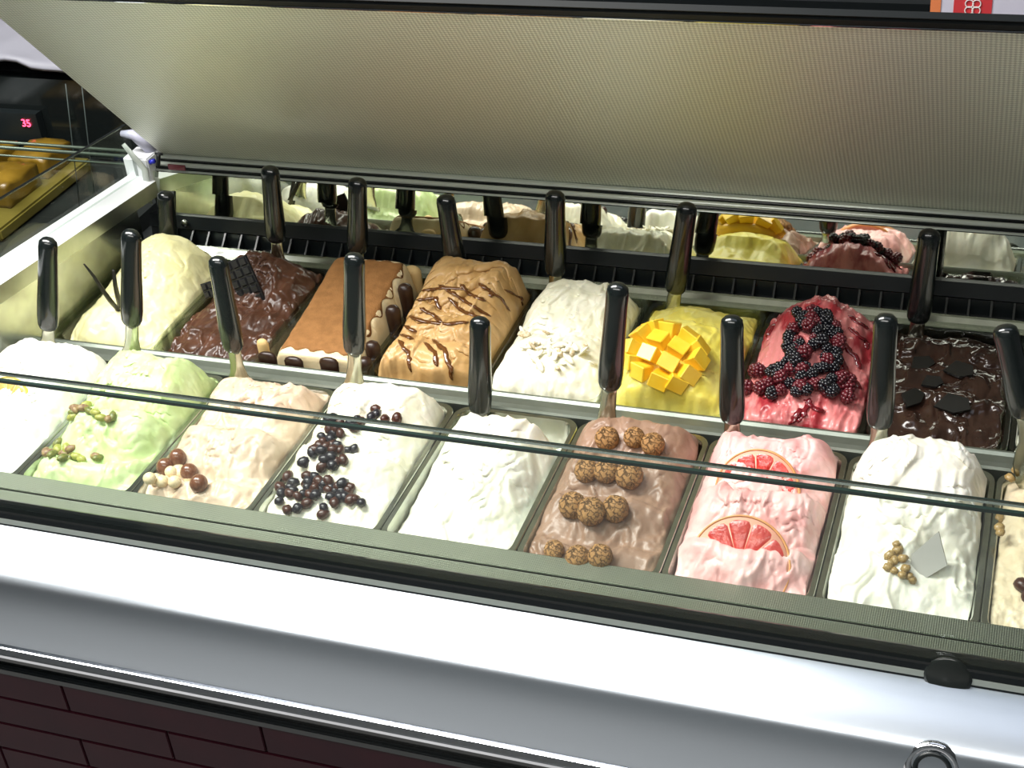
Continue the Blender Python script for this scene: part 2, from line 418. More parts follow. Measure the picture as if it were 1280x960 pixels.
def disc(name, c, nrm, prof, m, par, N=24):
    nrm = Vector(nrm).normalized(); a = nrm.orthogonal().normalized(); b = nrm.cross(a); v = []; f = []
    for (r, h) in prof:
        for i in range(N): v.append(Vector(c)+(a*math.cos(2*math.pi*i/N)+b*math.sin(2*math.pi*i/N))*r+nrm*h)
    for j in range(len(prof)-1):
        for i in range(N): f.append((j*N+i, j*N+(i+1) % N, (j+1)*N+(i+1) % N, (j+1)*N+i))
    f.append(tuple(range(N))[::-1]); f.append(tuple(range((len(prof)-1)*N, len(prof)*N)))
    return pyd(name, v, f, m, par, True)
disc('cylinder', lkc, ln, [(0.022, -0.01), (0.022, 0.002), (0.014, 0.004), (0.004, 0.004)], M_['chrome'], lk)
sc = disc('suction_cap', aty(1185, 846, -0.0738), (0, -1, 0.15), [(0.024, 0.0), (0.024, 0.001), (0.020, 0.0022), (0.010, 0.0032), (0.002, 0.0035)], mat('rubber_grey', (0.018, 0.022, 0.02), 0.2), None)
tag(sc, 'round dark grey rubber cap on the black glass channel', 'rubber cap')
# ------------------------------------------------------------------ tiled front wall under the case
wt_ = struct(box('wall_counter', (XL-1.2, -0.130, FZ), (XR, -0.10, BZ-0.083), M_['grout']))
zt = BZ-0.084; th_ = 0.0525; tw = 0.29
row = 0; tile_me = {}
while zt > FZ+0.03:
    X = XL-0.3+(-0.02 if row % 2 == 0 else 0.125)
    x0 = X-tw
    while x0 < XR:
        a, b = max(x0, XL-0.3), min(x0+tw, XR)
        if b-a > 0.03:
            key = round(b-a, 3)
            if key not in tile_me:
                bm = bmesh.new(); bm_box(bm, (0.0014, -0.1345, -th_+0.0014), (b-a-0.0014, -0.129, -0.0014), 0.001)
                me = bpy.data.meshes.new('tile'); bm.to_mesh(me); bm.free(); me.materials.append(M_['tile']); tile_me[key] = me
            o = link('tile', tile_me[key], None, wt_); o.location = (a, 0, zt)
        x0 += tw
    zt -= th_; row += 1
    if row >= 7: break

# ------------------------------------------------------------------ pans
PITCH_X = 0.172
def pan_mesh(W, L):
    loops = [(0.008, -0.115, 0.016), (0.006, -0.005, 0.02), (0.0, -0.005, 0.022), (0.0, -0.001, 0.022), (0.001, 0.0, 0.021),
             (0.0068, 0.0, 0.02), (0.0085, -0.004, 0.02), (0.0110, -0.108, 0.016)]
    v = []; f = []; S = 5; n = 4*(S+1)
    for ins, z, r in loops:
        hx, hy = W/2-ins, L/2-ins
        for (sx, sy, a0) in ((1, 1, 0), (-1, 1, 90), (-1, -1, 180), (1, -1, 270)):
            for k in range(S+1):
                a = math.radians(a0+90*k/S); v.append((sx*(hx-r)+r*math.cos(a), sy*(hy-r)+r*math.sin(a), z))
    for j in range(len(loops)-1):
        for i in range(n): f.append((j*n+i, j*n+(i+1) % n, (j+1)*n+(i+1) % n, (j+1)*n+i))
    f.append(tuple(range(n))[::-1]); f.append(tuple(range((len(loops)-1)*n, len(loops)*n)))
    me = bpy.data.meshes.new('ice_cream_pan'); me.from_pydata(v, [], f); me.update()
    for p in me.polygons: p.use_smooth = True
    try: me.set_sharp_from_angle(angle=math.radians(35))
    except Exception: pass
    return me
FY0, FY1 = -0.014, 0.2725
RY0, RY1 = 0.3075, 0.587
pan_f = pan_mesh(0.1712, FY1-FY0); pan_f.materials.append(M_['steel_pan'])
pan_b = pan_mesh(0.1695, RY1-RY0); pan_b.materials.append(M_['pan_clear'])
def pan(row, xc, what):
    y0, y1 = (FY0, FY1) if row == 'f' else (RY0, RY1)
    o = bpy.data.objects.new('ice_cream_pan', pan_f if row == 'f' else pan_b); COL.objects.link(o)
    o.location = (xc, (y0+y1)/2, -0.003 if row == 'b' else -0.0145)
    if row == 'f': o.location.z = -0.004; 
    tag(o, ('steel pan in the front row holding the ' if row == 'f' else 'clear pan in the rear row holding the ')+what, 'pan', 'ice cream pans in the case')
    return o

# ------------------------------------------------------------------ ice cream
class Gel: pass
GELS = {}
def gelato(key, row, xc, prof, m, label, k=3.2, curve=0.0, skew=0.0, amp=0.003, ridge=0.005, rdir=(2.5, 6.0), seed=0, base=-0.014,
           extra=None, width=0.151, rough=0.0026, name='ice_cream', fwd=0.011, wob=0.05):
    y0, y1 = (FY0+0.011, FY1-0.011) if row == 'f' else (RY0+0.010, RY1-0.010)
    NU, NV = 84, 150
    U, V = np.meshgrid(np.linspace(-1, 1, NU), np.linspace(0, 1, NV))
    s = seed*13.7
    warp = (fbm(U*1.6+s, V*3+s, 3)-0.5)*wob*2
    Vp = V-curve*U**2+skew*U+warp
    pv = np.array([a for a, _ in prof]); pz = np.array([b for _, b in prof])
    z = np.interp(np.clip(Vp, 0, 1), pv, pz)
    # soften the profile a little along v
    for _ in range(2):
        z[1:-1] = (z[:-2]+2*z[1:-1]+z[2:])/4
    side = np.clip(1-np.abs(U)**k, 0, 1)
    ends = np.clip(np.minimum(V/0.02, (1-V)/0.05), 0, 1)
    z = base+(z-base)*(0.25+0.75*side)
    n = fbm(U*2.2+s+5, V*4.4+s, 3)-0.5
    z += n*amp*2.4*ends
    rn = 1-np.abs(2*fbm(U*rdir[0]+n*1.5+s, V*rdir[1]+n*1.5+s*2, 3)-1)
    z += (rn**3-0.45)*ridge*ends
    # ragged, torn patches
    tear = np.clip((fbm(U*2.5+s+40, V*5+s+11, 2)-0.5)*5, 0, 1)
    z += (fbm(U*14+s, V*26+s, 3)-0.5)*rough*2*(0.25+tear)
    # frayed edge along the rim
    edge = np.clip((np.abs(U)-0.72)/0.28, 0, 1)
    z += (fbm(U*10+s, V*22+s+3, 3)-0.5)*0.008*edge
    if extra is not None: z = extra(U, V, z)
    z = np.where(V > 0.975, np.minimum(z, -0.006), z)
    # push crests forward so that folds overhang
    gy = np.gradient(z, axis=0)*NV
    Y = y0+(y1-y0)*V-fwd*np.clip((z-base)/0.06, 0, 1)*np.clip(gy*4, 0, 1)*np.clip((1-V)*8, 0, 1)
    X = xc+U*width/2*(1-0.06*np.clip(np.abs(V-0.5)*2, 0, 1)**8)+(fbm(V*9+s, U*2+s, 2)-0.5)*0.005*edge*np.sign(U)
    vs = np.stack([X, Y, z], -1).reshape(-1, 3)
    idx = np.arange(NU*NV).reshape(NV, NU)
    fs = np.stack([idx[:-1, :-1], idx[:-1, 1:], idx[1:, 1:], idx[1:, :-1]], -1).reshape(-1, 4).tolist()
    nb = len(vs)
    # skirt and underside close the body of the ice cream inside the pan
    ring_i = list(idx[0, :])+list(idx[1:, -1])+list(idx[-1, -2::-1])+list(idx[-2:0:-1, 0])
    low = [(vs[i][0]*0.94+xc*0.06, vs[i][1]*0.94+(y0+y1)/2*0.06, -0.10) for i in ring_i]
    allv = [tuple(a) for a in vs]+low
    R = len(ring_i)
    for i in range(R):
        j = (i+1) % R; fs.append([int(ring_i[j]), int(ring_i[i]), nb+i, nb+j])
    fs.append(list(range(nb+R-1, nb-1, -1)))
    o = pyd(name, allv, fs, m, None, True)
    tag(o, label, 'ice cream', 'ice creams in the case')
    g = Gel(); g.obj = o; g.tree = BVHTree.FromPolygons(allv, fs); g.xc = xc; g.row = row
    GELS[key] = g
    return g
def hit(g, px, py):
    d = Vector(ray(px, py)); r = g.tree.ray_cast(Vector(CAM), d)
    if r[0] is None:
        p = atz(px, py, 0.01); return p, Vector((0, 0, 1))
    return r[0], (r[1] if r[1].z > 0 else -r[1])
def land(g, px, py, zmin=-0.006, step=4):
    for _ in range(12):
        p, n = hit(g, px, py)
        if p.z > zmin and g.tree.ray_cast(Vector(CAM), Vector(ray(px, py)))[0] is not None: break
        px += step
    return p, n
def drop(g, x, y):
    r = g.tree.ray_cast(Vector((x, y, 0.5)), Vector((0, 0, -1)))
    return r[0] if r[0] is not None else Vector((x, y, 0))

def gm(name, a, b, rough=0.38, bump=0.25, sss=0.15, nscale=28, bscale=160, **kw):
    return mat(name, a, rough, 0, col2=b, nscale=nscale, bump=bump, bscale=bscale, sss=sss, **kw)
G = {
 'lemon': gm('lemon_ice', (0.86, 0.86, 0.8), (0.9, 0.89, 0.8)),
 'pist': gm('pistachio_ice', (0.50, 0.64, 0.27), (0.62, 0.73, 0.40)),
 'hazel': gm('hazelnut_ice', (0.58, 0.43, 0.3), (0.7, 0.56, 0.42)),
 'raisin': gm('rum_raisin_ice', (0.82, 0.78, 0.6), (0.88, 0.85, 0.74)),
 'milk': gm('milk_ice', (0.83, 0.81, 0.66), (0.9, 0.88, 0.78)),
 'amar': gm('amaretti_ice', (0.26, 0.155, 0.1), (0.34, 0.215, 0.15)),
 'pink': gm('grapefruit_ice', (0.82, 0.40, 0.38), (0.9, 0.60, 0.57)),
 'masc': gm('mascarpone_ice', (0.8, 0.77, 0.64), (0.88, 0.86, 0.77)),
 'cookie': gm('cookie_ice', (0.7, 0.58, 0.38), (0.78, 0.67, 0.48)),
 'van': gm('vanilla_ice', (0.78, 0.74, 0.38), (0.84, 0.8, 0.48)),
 'choc': gm('chocolate_ice', (0.05, 0.02, 0.011), (0.085, 0.034, 0.018), 0.3),
 'tira': gm('tiramisu_cream', (0.72, 0.58, 0.32), (0.8, 0.68, 0.44)),
 'car': gm('caramel_ice', (0.46, 0.27, 0.095), (0.55, 0.35, 0.15)),
 'torr': gm('nougat_ice', (0.78, 0.76, 0.56), (0.85, 0.83, 0.68)),
 'mango': gm('mango_ice', (0.78, 0.66, 0.09), (0.82, 0.74, 0.2)),
 'berry': gm('berry_ice', (0.36, 0.03, 0.04), (0.72, 0.25, 0.24), 0.3, nscale=22, ramp=(0.40, 0.54), stretch=(1.6, 0.5, 1.0)),
 'dark': gm('dark_chocolate_ice', (0.022, 0.011, 0.008), (0.036, 0.018, 0.012), 0.16, bump=0.1),
 'white': gm('plain_white_ice', (0.8, 0.78, 0.66), (0.86, 0.85, 0.76)),
}
FX = lambda i: PITCH_X*(i+0.5)          # front pan centres, i = -1 .. 7
BX = lambda i: 0.02+0.1705*(i-0.5)      # rear pan centres, i = 0 .. 8

for i, nm in zip(range(-1, 8), ['white lemon ice cream', 'green pistachio ice cream', 'beige hazelnut ice cream', 'cream rum raisin ice cream', 'plain white milk ice cream', 'brown amaretti ice cream', 'pink grapefruit ice cream', 'tall ivory walnut ice cream', 'flat beige cookie ice cream']):
    pan('f', FX(i), nm)
for i, nm in zip(range(0, 9), ['pale yellow vanilla ice cream', 'brown chocolate ice cream with tablets', 'cocoa dusted tiramisu', 'caramel striped ice cream', 'white nougat ice cream', 'yellow mango ice cream', 'red berry ice cream', 'glossy dark chocolate ice cream', 'white ice cream next to dark chocolate']):
    pan('b', BX(i), nm)

gelato('lemon', 'f', FX(-1), [(0, -.012), (.14, .008), (.3, .022), (.36, .018), (.5, .034), (.72, .056), (.88, .05), (.95, .02), (1, -.01)], G['lemon'], 'white lemon ice cream with a lemon slice at the case side', seed=1, curve=0.06, k=5)
gelato('pist', 'f', FX(0), [(0, -.014), (.06, .002), (.11, .012), (.135, .012), (.16, .002), (.20, -.002), (.24, .006), (.34, .030), (.40, .038), (.425, .037), (.45, .024), (.49, .020), (.53, .030), (.64, .052), (.78, .062), (.86, .050), (.91, .012), (1, -.004)], G['pist'], 'green pistachio ice cream heaped in three folds with nuts', seed=2, curve=0.07, k=5.0)
gelato('hazel', 'f', FX(1), [(0, -.014), (.07, -.002), (.12, .004), (.15, .004), (.17, -.005), (.22, -.004), (.30, .010), (.42, .028), (.45, .029), (.475, .018), (.52, .012), (.58, .020), (.70, .038), (.80, .040), (.86, .030), (.90, .006), (1, .0)], G['hazel'], 'beige hazelnut ice cream topped with hazelnuts', seed=3, curve=0.04, k=6, rough=0.0032)
gelato('raisin', 'f', FX(2), [(0, -.014), (.08, .0), (.16, .006), (.18, .0), (.24, .0), (.30, .014), (.38, .028), (.41, .028), (.44, .016), (.50, .018), (.58, .034), (.62, .036), (.65, .030), (.75, .050), (.85, .050), (.92, .02), (1, -.01)], G['raisin'], 'cream coloured ice cream strewn with raisins', seed=4, curve=0.05, k=6)
def milk_extra(U, V, z):
    c = np.clip(1-((U-0.75)/0.3)**2-((V-0.86)/0.07)**2, 0, 1)
    return np.maximum(z, np.where(V > 0.7, -0.05+0.065*np.sqrt(c), z))
gelato('milk', 'f', FX(3), [(0, -.012), (.12, .0), (.3, .016), (.5, .038), (.66, .048), (.73, .042), (.79, .005), (.84, -.045), (1, -.055)], G['milk'], 'plain white milk ice cream sunk at the back of its pan', seed=5, curve=0.05, k=3.6, ridge=0.008, rdir=(1.6, 3.2), base=-0.03, rough=0.001)
gelato('amar', 'f', FX(4), [(0, -.014), (.06, -.002), (.10, .000), (.13, -.008), (.18, -.006), (.30, .014), (.345, .018), (.37, .008), (.43, .008), (.56, .028), (.62, .032), (.65, .020), (.70, .020), (.80, .034), (.88, .038), (.94, .02), (1, -.006)], G['amar'], 'brown ice cream topped with rows of amaretti', seed=6, curve=0.05, k=6.5, rough=0.0012, amp=0.003)
gelato('pink', 'f', FX(5), [(0, -.012), (.08, .008), (.15, .022), (.18, .020), (.21, .004), (.27, .004), (.38, .028), (.46, .040), (.49, .038), (.52, .020), (.58, .018), (.68, .034), (.82, .044), (.9, .036), (.95, .015), (1, -.008)], G['pink'], 'pink ice cream holding two grapefruit slices', seed=7, curve=0.05, k=6)
gelato('masc', 'f', FX(6), [(0, -.014), (.1, .0), (.2, .010), (.26, .014), (.3, .010), (.45, .034), (.62, .056), (.78, .066), (.88, .060), (.94, .025), (1, -.01)], G['masc'], 'tall ivory ice cream heap with walnut bits', seed=8, curve=0.04, k=4, ridge=0.008, rdir=(1.8, 3.6), rough=0.0012)
gelato('cookie', 'f', FX(7), [(0, -.014), (.3, -.004), (.6, .002), (.9, .002), (1, -.008)], G['cookie'], 'flat beige ice cream beside the ivory heap', seed=9, k=8, ridge=0.002)

gelato('van', 'b', BX(0), [(0, -.03), (.05, -.005), (.14, .018), (.22, .026), (.28, .022), (.36, .026), (.55, .048), (.72, .062), (.86, .058), (.94, .02), (1, -.02)], G['van'], 'pale yellow vanilla ice cream with two vanilla pods', seed=11, curve=0.05, k=2.6, ridge=0.003, rough=0.0008)
gelato('choc', 'b', BX(1), [(0, -.03), (.15, -.014), (.3, -.006), (.42, .004), (.52, .004), (.7, .030), (.85, .040), (.94, .02), (1, -.015)], G['choc'], 'brown chocolate ice cream with chocolate tablets stuck in', seed=12, k=3.5, amp=0.006, ridge=0.007, rdir=(3, 6))
gelato('tira', 'b', BX(2), [(0, -.04), (.05, -.035), (.075, .006), (.3, .016), (.6, .030), (.86, .044), (.9, .042), (.93, .01), (1, -.02)], G['tira'], 'cocoa dusted tiramisu slab with ladyfingers around it', seed=13, k=14, amp=0.001, ridge=0.0006, rough=0.0006, width=0.132, base=-0.03, wob=0.01)
gelato('car', 'b', BX(3), [(0, -.03), (.02, -.015), (.05, .014), (.14, .026), (.2, .024), (.25, .018), (.34, .034), (.42, .040), (.46, .032), (.56, .048), (.74, .064), (.88, .062), (.94, .03), (1, -.02)], G['car'], 'tan caramel ice cream striped with brown sauce', seed=14, k=6, curve=0.03, ridge=0.010, rdir=(1.6, 5.0))
gelato('torr', 'b', BX(4), [(0, -.03), (.03, -.006), (.08, .010), (.2, .028), (.3, .034), (.38, .026), (.48, .034), (.7, .048), (.84, .046), (.93, .01), (1, -.02)], G['torr'], 'white nougat ice cream sprinkled with flakes', seed=15, k=4.5, curve=0.03)
gelato('mango', 'b', BX(5), [(0, -.03), (.02, -.012), (.06, .022), (.14, .038), (.3, .046), (.45, .050), (.55, .046), (.62, .026), (.7, .014), (.85, .012), (.93, .004), (1, -.02)], G['mango'], 'yellow mango ice cream crowned with a scored mango half', seed=16, k=3.6, ridge=0.003, rough=0.0008)
gelato('berry', 'b', BX(6), [(0, -.006), (.06, .012), (.3, .030), (.6, .050), (.8, .060), (.9, .050), (.95, .02), (1, -.02)], G['berry'], 'red berry ice cream heaped with dark berries', seed=17, k=1.7, ridge=0.005, rdir=(6, 2))
gelato('dark', 'b', BX(7), [(0, -.02), (.1, -.010), (.25, -.004), (.34, .004), (.42, -.004), (.55, .004), (.66, -.002), (.8, .006), (.92, -.004), (1, -.02)], G['dark'], 'glossy dark chocolate ice cream with chocolate shards', seed=18, k=7, ridge=0.008, rdir=(1.6, 4), rough=0.0008)
gelato('white', 'b', BX(8), [(0, -.01), (.2, .012), (.6, .03), (.9, .02), (1, -.02)], G['white'], 'white ice cream next to the dark chocolate', seed=19, k=4)

# ------------------------------------------------------------------ spatulas
M_['handle'] = mat('spatula_handle', (0.006, 0.009, 0.009), 0.22, coat=0.5)
M_['blade'] = mat('spatula_steel', (0.55, 0.55, 0.45), 0.2, 1.0, col2=(0.42, 0.44, 0.36), nscale=25)
def spatula(row, top, hbt, sbt, what, yb=None):
    y = yb if yb is not None else (0.243 if row == 'f' else 0.556)
    B = aty(*sbt, y); T = aty(*top, y+0.022)
    fr = (Vector((*hbt, 0))-Vector((*sbt, 0))).length/max(1, (Vector((*top, 0))-Vector((*sbt, 0))).length)
    H = B.lerp(T, fr)
    ax = (T-B).normalized(); side = ax.cross(Vector((0, 1, 0))).normalized(); nr = side.cross(ax)
    t = empty('ice_cream_spatula', B)
    tag(t, 'black handled steel spatula standing in the '+what, 'spatula', 'spatulas standing in the ice cream')
    # handle: rounded, slightly waisted
    L = (T-H).length; prof = [(0.0, 0.55), (0.02, 0.82), (0.06, 0.98), (0.16, 1.06), (0.30, 1.05), (0.55, 0.96), (0.8, 0.92), (0.90, 0.93), (0.955, 0.84), (0.985, 0.58), (1.0, 0.2)]
    v = []; f = []; N = 20
    R = 0.0152 if row == 'f' else 0.0158
    for s, r in prof:
        c = H+ax*(L*s)
        for k in range(N):
            a = 2*math.pi*k/N; v.append(c+side*(math.cos(a)*R*r)+nr*(math.sin(a)*R*0.82*r))
    for j in range(len(prof)-1):
        for k in range(N): f.append((j*N+k, j*N+(k+1) % N, (j+1)*N+(k+1) % N, (j+1)*N+k))
    f.append(tuple(range(N))[::-1]); f.append(tuple(range((len(prof)-1)*N, len(prof)*N)))
    pyd('handle', v, f, M_['handle'], t, True)
    # blade: flat neck flaring into a curved scoop
    LB = (H-B).length
    secs = [(0.012, 0.0105, 0.0045), (-0.1*LB, 0.010, 0.0042), (-0.45*LB, 0.0105, 0.0036), (-0.8*LB, 0.0135, 0.003), (-LB, 0.0185, 0.0026), (-LB-0.02, 0.026, 0.0024), (-LB-0.045, 0.028, 0.002), (-LB-0.06, 0.022, 0.0016)]
    v = []; f = []; N = 16
    for s, wd, tk in secs:
        c = H+ax*s
        for k in range(N):
            a = 2*math.pi*k/N
            cx = math.cos(a); bow = 0.006*(wd/0.028)**2*(cx*cx)
            v.append(c+side*(cx*wd)+nr*(math.sin(a)*tk+bow))
    for j in range(len(secs)-1):
        for k in range(N): f.append((j*N+k, j*N+(k+1) % N, (j+1)*N+(k+1) % N, (j+1)*N+k))
    f.append(tuple(range(N))[::-1]); f.append(tuple(range((len(secs)-1)*N, len(secs)*N)))
    pyd('blade', v, f, M_['blade'], t, True)
for a in [
    ('f', (60, 297), (57, 411), (60, 436), 'white lemon ice cream'),
    ('f', (164, 287), (162, 405), (165, 444), 'green pistachio ice cream'),
    ('f', (271, 320), (291, 438), (299, 474), 'beige hazelnut ice cream'),
    ('f', (443, 316), (441, 440), (443, 484), 'cream raisin ice cream'),
    ('f', (600, 396), (599, 516), (600, 545), 'plain white milk ice cream'),
    ('f', (773, 353), (760, 484), (757, 540), 'brown amaretti ice cream'),
    ('f', (915, 394), (915, 527), (915, 560), 'pink grapefruit ice cream'),
    ('f', (1108, 392), (1101, 533), (1097, 572), 'tall ivory walnut heap'),
    ('f', (1255, 406), (1282, 520), (1290, 560), 'flat beige cookie ice cream'),
    ('b', (207, 239), (212, 325), (214, 345), 'pale yellow vanilla ice cream'),
    ('b', (337, 207), (345, 302), (348, 332), 'brown chocolate ice cream with tablets'),
    ('b', (447, 222), (447, 316), (447, 335), 'cocoa dusted tiramisu'),
    ('b', (556, 243), (571, 343), (574, 360), 'caramel striped ice cream'),
    ('b', (694, 238), (694, 343), (694, 378), 'white nougat ice cream'),
    ('b', (860, 253), (845, 365), (838, 404), 'yellow mango ice cream'),
    ('b', (1163, 286), (1148, 402), (1143, 432), 'glossy dark chocolate ice cream'),
]: spatula(*a)

# ------------------------------------------------------------------ toppings
def lump_mesh(name, m, seed, sub=3, amp=0.15, freq=2.0, shape=(1, 1, 1)):
    bm = bmesh.new(); bmesh.ops.create_icosphere(bm, subdivisions=sub, radius=1.0)
    for v in bm.verts:
        d = v.co.normalized()
        n = float(fbm(np.array(d.x*freq+seed*3.1+9), np.array(d.y*freq+d.z*freq*1.3+seed*1.7+9), 3))-0.5
        v.co = Vector((d.x*shape[0], d.y*shape[1], d.z*shape[2]))*(1+n*2*amp)
    me = bpy.data.meshes.new(name); bm.to_mesh(me); bm.free(); me.materials.append(m)
    for p in me.polygons: p.use_smooth = True
    return me
def put(name, me, p, r, label, cat, group, nrm=None, sink=0.35, rz=None, tilt=0.4, sc=None):
    o = bpy.data.objects.new(name, me); COL.objects.link(o)
    nrm = nrm or Vector((0, 0, 1))
    o.location = Vector(p)+nrm*(r*(1-sink)*(0.8))
    o.rotation_euler = (random.uniform(-tilt, tilt), random.uniform(-tilt, tilt), random.uniform(0, 6.28) if rz is None else rz)
    s = sc or (1, 1, 1); o.scale = (r*s[0], r*s[1], r*s[2])
    tag(o, label, cat, group); return o
c8 = lambda ox, oy, L: [(ox+a/3.2, oy+b/3.2) for a, b in L]

# pistachios
pm = [lump_mesh('pistachio', mat('pistachio_green', (0.28, 0.30, 0.05), 0.4, col2=(0.42, 0.40, 0.10), nscale=2), 1, 2, 0.1, 1.5, (1.25, 0.75, 0.72)),
      lump_mesh('pistachio', mat('pistachio_skin', (0.20, 0.10, 0.06), 0.45, col2=(0.36, 0.26, 0.10), nscale=2), 2, 2, 0.1, 1.5, (1.25, 0.75, 0.72)),
      lump_mesh('pistachio', mat('pistachio_dark', (0.10, 0.12, 0.02), 0.4, col2=(0.22, 0.22, 0.05), nscale=2), 3, 2, 0.1, 1.5, (1.25, 0.75, 0.72))]
P1 = [(90, 506), (97, 513), (82, 517), (92, 520), (104, 513), (112, 516), (121, 518), (134, 524), (143, 522), (128, 524), (87, 512)]
P2 = [(55, 555), (62, 562), (46, 568), (66, 571), (75, 562), (82, 568), (88, 574), (95, 571), (91, 562), (78, 574), (102, 574), (119, 571), (124, 573), (85, 560), (40, 569)]
for i, (a, b) in enumerate(P1+P2):
    p, n = land(GELS['pist'], a, b)
    up = i < len(P1)
    put('pistachio', pm[(i*7) % 3], p, 0.0070, 'shelled pistachio in the '+('rear' if up else 'front')+' crease of the green ice cream', 'pistachio', 'pistachios in the '+('rear' if up else 'front')+' crease', n, 0.3)
# hazelnuts
hb_me = lump_mesh('hazelnut', mat('hazelnut_brown', (0.13, 0.045, 0.02), 0.22, col2=(0.20, 0.08, 0.04), nscale=3, coat=0.3), 4, 3, 0.03, 1.5, (1, 1, 1.06))
hc_me = lump_mesh('hazelnut', mat('hazelnut_cream', (0.74, 0.58, 0.34), 0.4, col2=(0.84, 0.70, 0.46), nscale=3), 5, 3, 0.05, 1.5, (1, 1, 0.95))
for a, b in [(227, 573), (210, 586), (239, 591), (250, 609)]:
    p, n = hit(GELS['hazel'], a, b); put('hazelnut', hb_me, p, 0.0115, 'whole brown hazelnut on the beige ice cream', 'hazelnut', 'brown hazelnuts', n, 0.25)
for a, b in [(224, 587), (213, 595), (223, 594), (234, 599), (206, 605), (220, 605), (197, 602), (188, 602)]:
    p, n = hit(GELS['hazel'], a, b); put('hazelnut', hc_me, p, 0.0084, 'small peeled cream hazelnut on the beige ice cream', 'hazelnut', 'peeled hazelnuts', n, 0.25)
# raisins
rm = [lump_mesh('raisin', mat('raisin_brown', (0.035, 0.012, 0.008), 0.32, col2=(0.07, 0.022, 0.012), nscale=3), 6, 2, 0.22, 2.6, (1.2, 0.9, 0.85)),
      lump_mesh('raisin', mat('raisin_dark', (0.008, 0.008, 0.012), 0.3, col2=(0.022, 0.018, 0.024), nscale=3), 7, 2, 0.22, 2.6, (1.15, 0.9, 0.85))]
RA = [(295, 365), (320, 340), (340, 355), (315, 385), (350, 390), (400, 340), (400, 375), (385, 375), (415, 345), (370, 360), (480, 300), (490, 315), (520, 325), (455, 335), (565, 330), (300, 345), (325, 365)]
RB = [(265, 430), (300, 410), (285, 455), (330, 435), (310, 465), (270, 470), (335, 465), (300, 490), (275, 525), (310, 520), (240, 465), (400, 455), (355, 500), (230, 470), (325, 505), (265, 412), (255, 450), (285, 495), (345, 450), (370, 468), (300, 440), (322, 528)]
RC = [(140, 565), (160, 595), (215, 560), (240, 570), (260, 580), (225, 590), (250, 600), (280, 590), (300, 580), (130, 615), (90, 620), (110, 640), (145, 640), (95, 665), (170, 650), (190, 640), (215, 640), (240, 645), (210, 675), (170, 695), (125, 700), (275, 690), (270, 715), (310, 610), (330, 600), (350, 590), (380, 605), (345, 635), (370, 630), (300, 650), (315, 670), (360, 655), (395, 655), (420, 675), (380, 665), (340, 655), (235, 620), (260, 620), (290, 625), (200, 620), (205, 600), (150, 625), (270, 605), (325, 625)]
for lst, wh in ((RA, 'back'), (RB, 'middle'), (RC, 'front')):
    for i, (a, b) in enumerate(c8(320, 420, lst)):
        p, n = land(GELS['raisin'], a, b)
        put('raisin', rm[i % 2], p, random.uniform(0.0062, 0.0082), 'wrinkled dark raisin in the '+wh+' cluster on the cream ice cream', 'raisin', 'raisins of the '+wh+' cluster', n, 0.2, tilt=0.8)
p, n = hit(GELS['raisin'], 320+200/3.2, 420+510/3.2)
put('raisin', rm[1], p, 0.0085, 'single large blue black raisin on the cream ice cream', 'raisin', 'lone raisin', n, 0.35, rz=0.6, tilt=0.1)
# amaretti
def cookie_mesh(seed):
    me = lump_mesh('amaretto', M_['cookie'], seed, 4, 0.07, 5.0, (1, 1, 0.78)); return me
def cookie_mat():
    m = mat('amaretto_crust', (0.30, 0.145, 0.045), 0.75, col2=(0.42, 0.225, 0.08), nscale=3); nt = m.node_tree; b = nt.nodes['Principled BSDF']
    tc = nt.nodes.new('ShaderNodeTexCoord'); vo = nt.nodes.new('ShaderNodeTexVoronoi'); vo.feature = 'DISTANCE_TO_EDGE'; vo.inputs['Scale'].default_value = 2.0
    nz_ = nt.nodes.new('ShaderNodeTexNoise'); nz_.inputs['Scale'].default_value = 2.2; nz_.inputs['Detail'].default_value = 4
    nt.links.new(tc.outputs['Object'], nz_.inputs['Vector'])
    mx = nt.nodes.new('ShaderNodeVectorMath'); mx.operation = 'MULTIPLY_ADD'; mx.inputs[1].default_value = (1.1, 1.1, 1.1)
    nt.links.new(nz_.outputs['Color'], mx.inputs[0]); nt.links.new(tc.outputs['Object'], mx.inputs[2]); nt.links.new(mx.outputs[0], vo.inputs['Vector'])
    r = nt.nodes.new('ShaderNodeValToRGB'); r.color_ramp.elements[0].position = 0.0; r.color_ramp.elements[1].position = 0.10
    nt.links.new(vo.outputs['Distance'], r.inputs['Fac'])
    bp = nt.nodes.new('ShaderNodeBump'); bp.inputs['Strength'].default_value = 0.9; bp.inputs['Distance'].default_value = 0.08
    nt.links.new(r.outputs['Color'], bp.inputs['Height']); nt.links.new(bp.outputs['Normal'], b.inputs['Normal'])
    return m
M_['cookie'] = cookie_mat()
cm = [cookie_mesh(11), cookie_mesh(12), cookie_mesh(13)]
AM = [('rear', [(512, 210, 46), (620, 205, 40), (695, 232, 44)]), ('second', [(430, 338, 46), (510, 340, 46), (600, 358, 52)]),
      ('third', [(375, 478, 50), (450, 502, 52), (545, 492, 50)]), ('front', [(300, 656, 38), (395, 684, 44), (485, 680, 44)])]
for wh, L in AM:
    for i, (a, b, r) in enumerate(L):
        px, py = 600+a/3.2, 480+b/3.2
        p, n = hit(GELS['amar'], px, py+5)
        R = r/3.2/950
        o = put('amaretto', cm[(i+len(wh)) % 3], p, R, 'cracked round amaretto biscuit in the '+wh+' row on the brown ice cream', 'biscuit', 'amaretti of the '+wh+' row', Vector((0, -0.55, 0.83)), 0.45, tilt=0.15)
        o.rotation_euler = (0.85, random.uniform(-.15, .15), random.uniform(-0.4, 0.4))
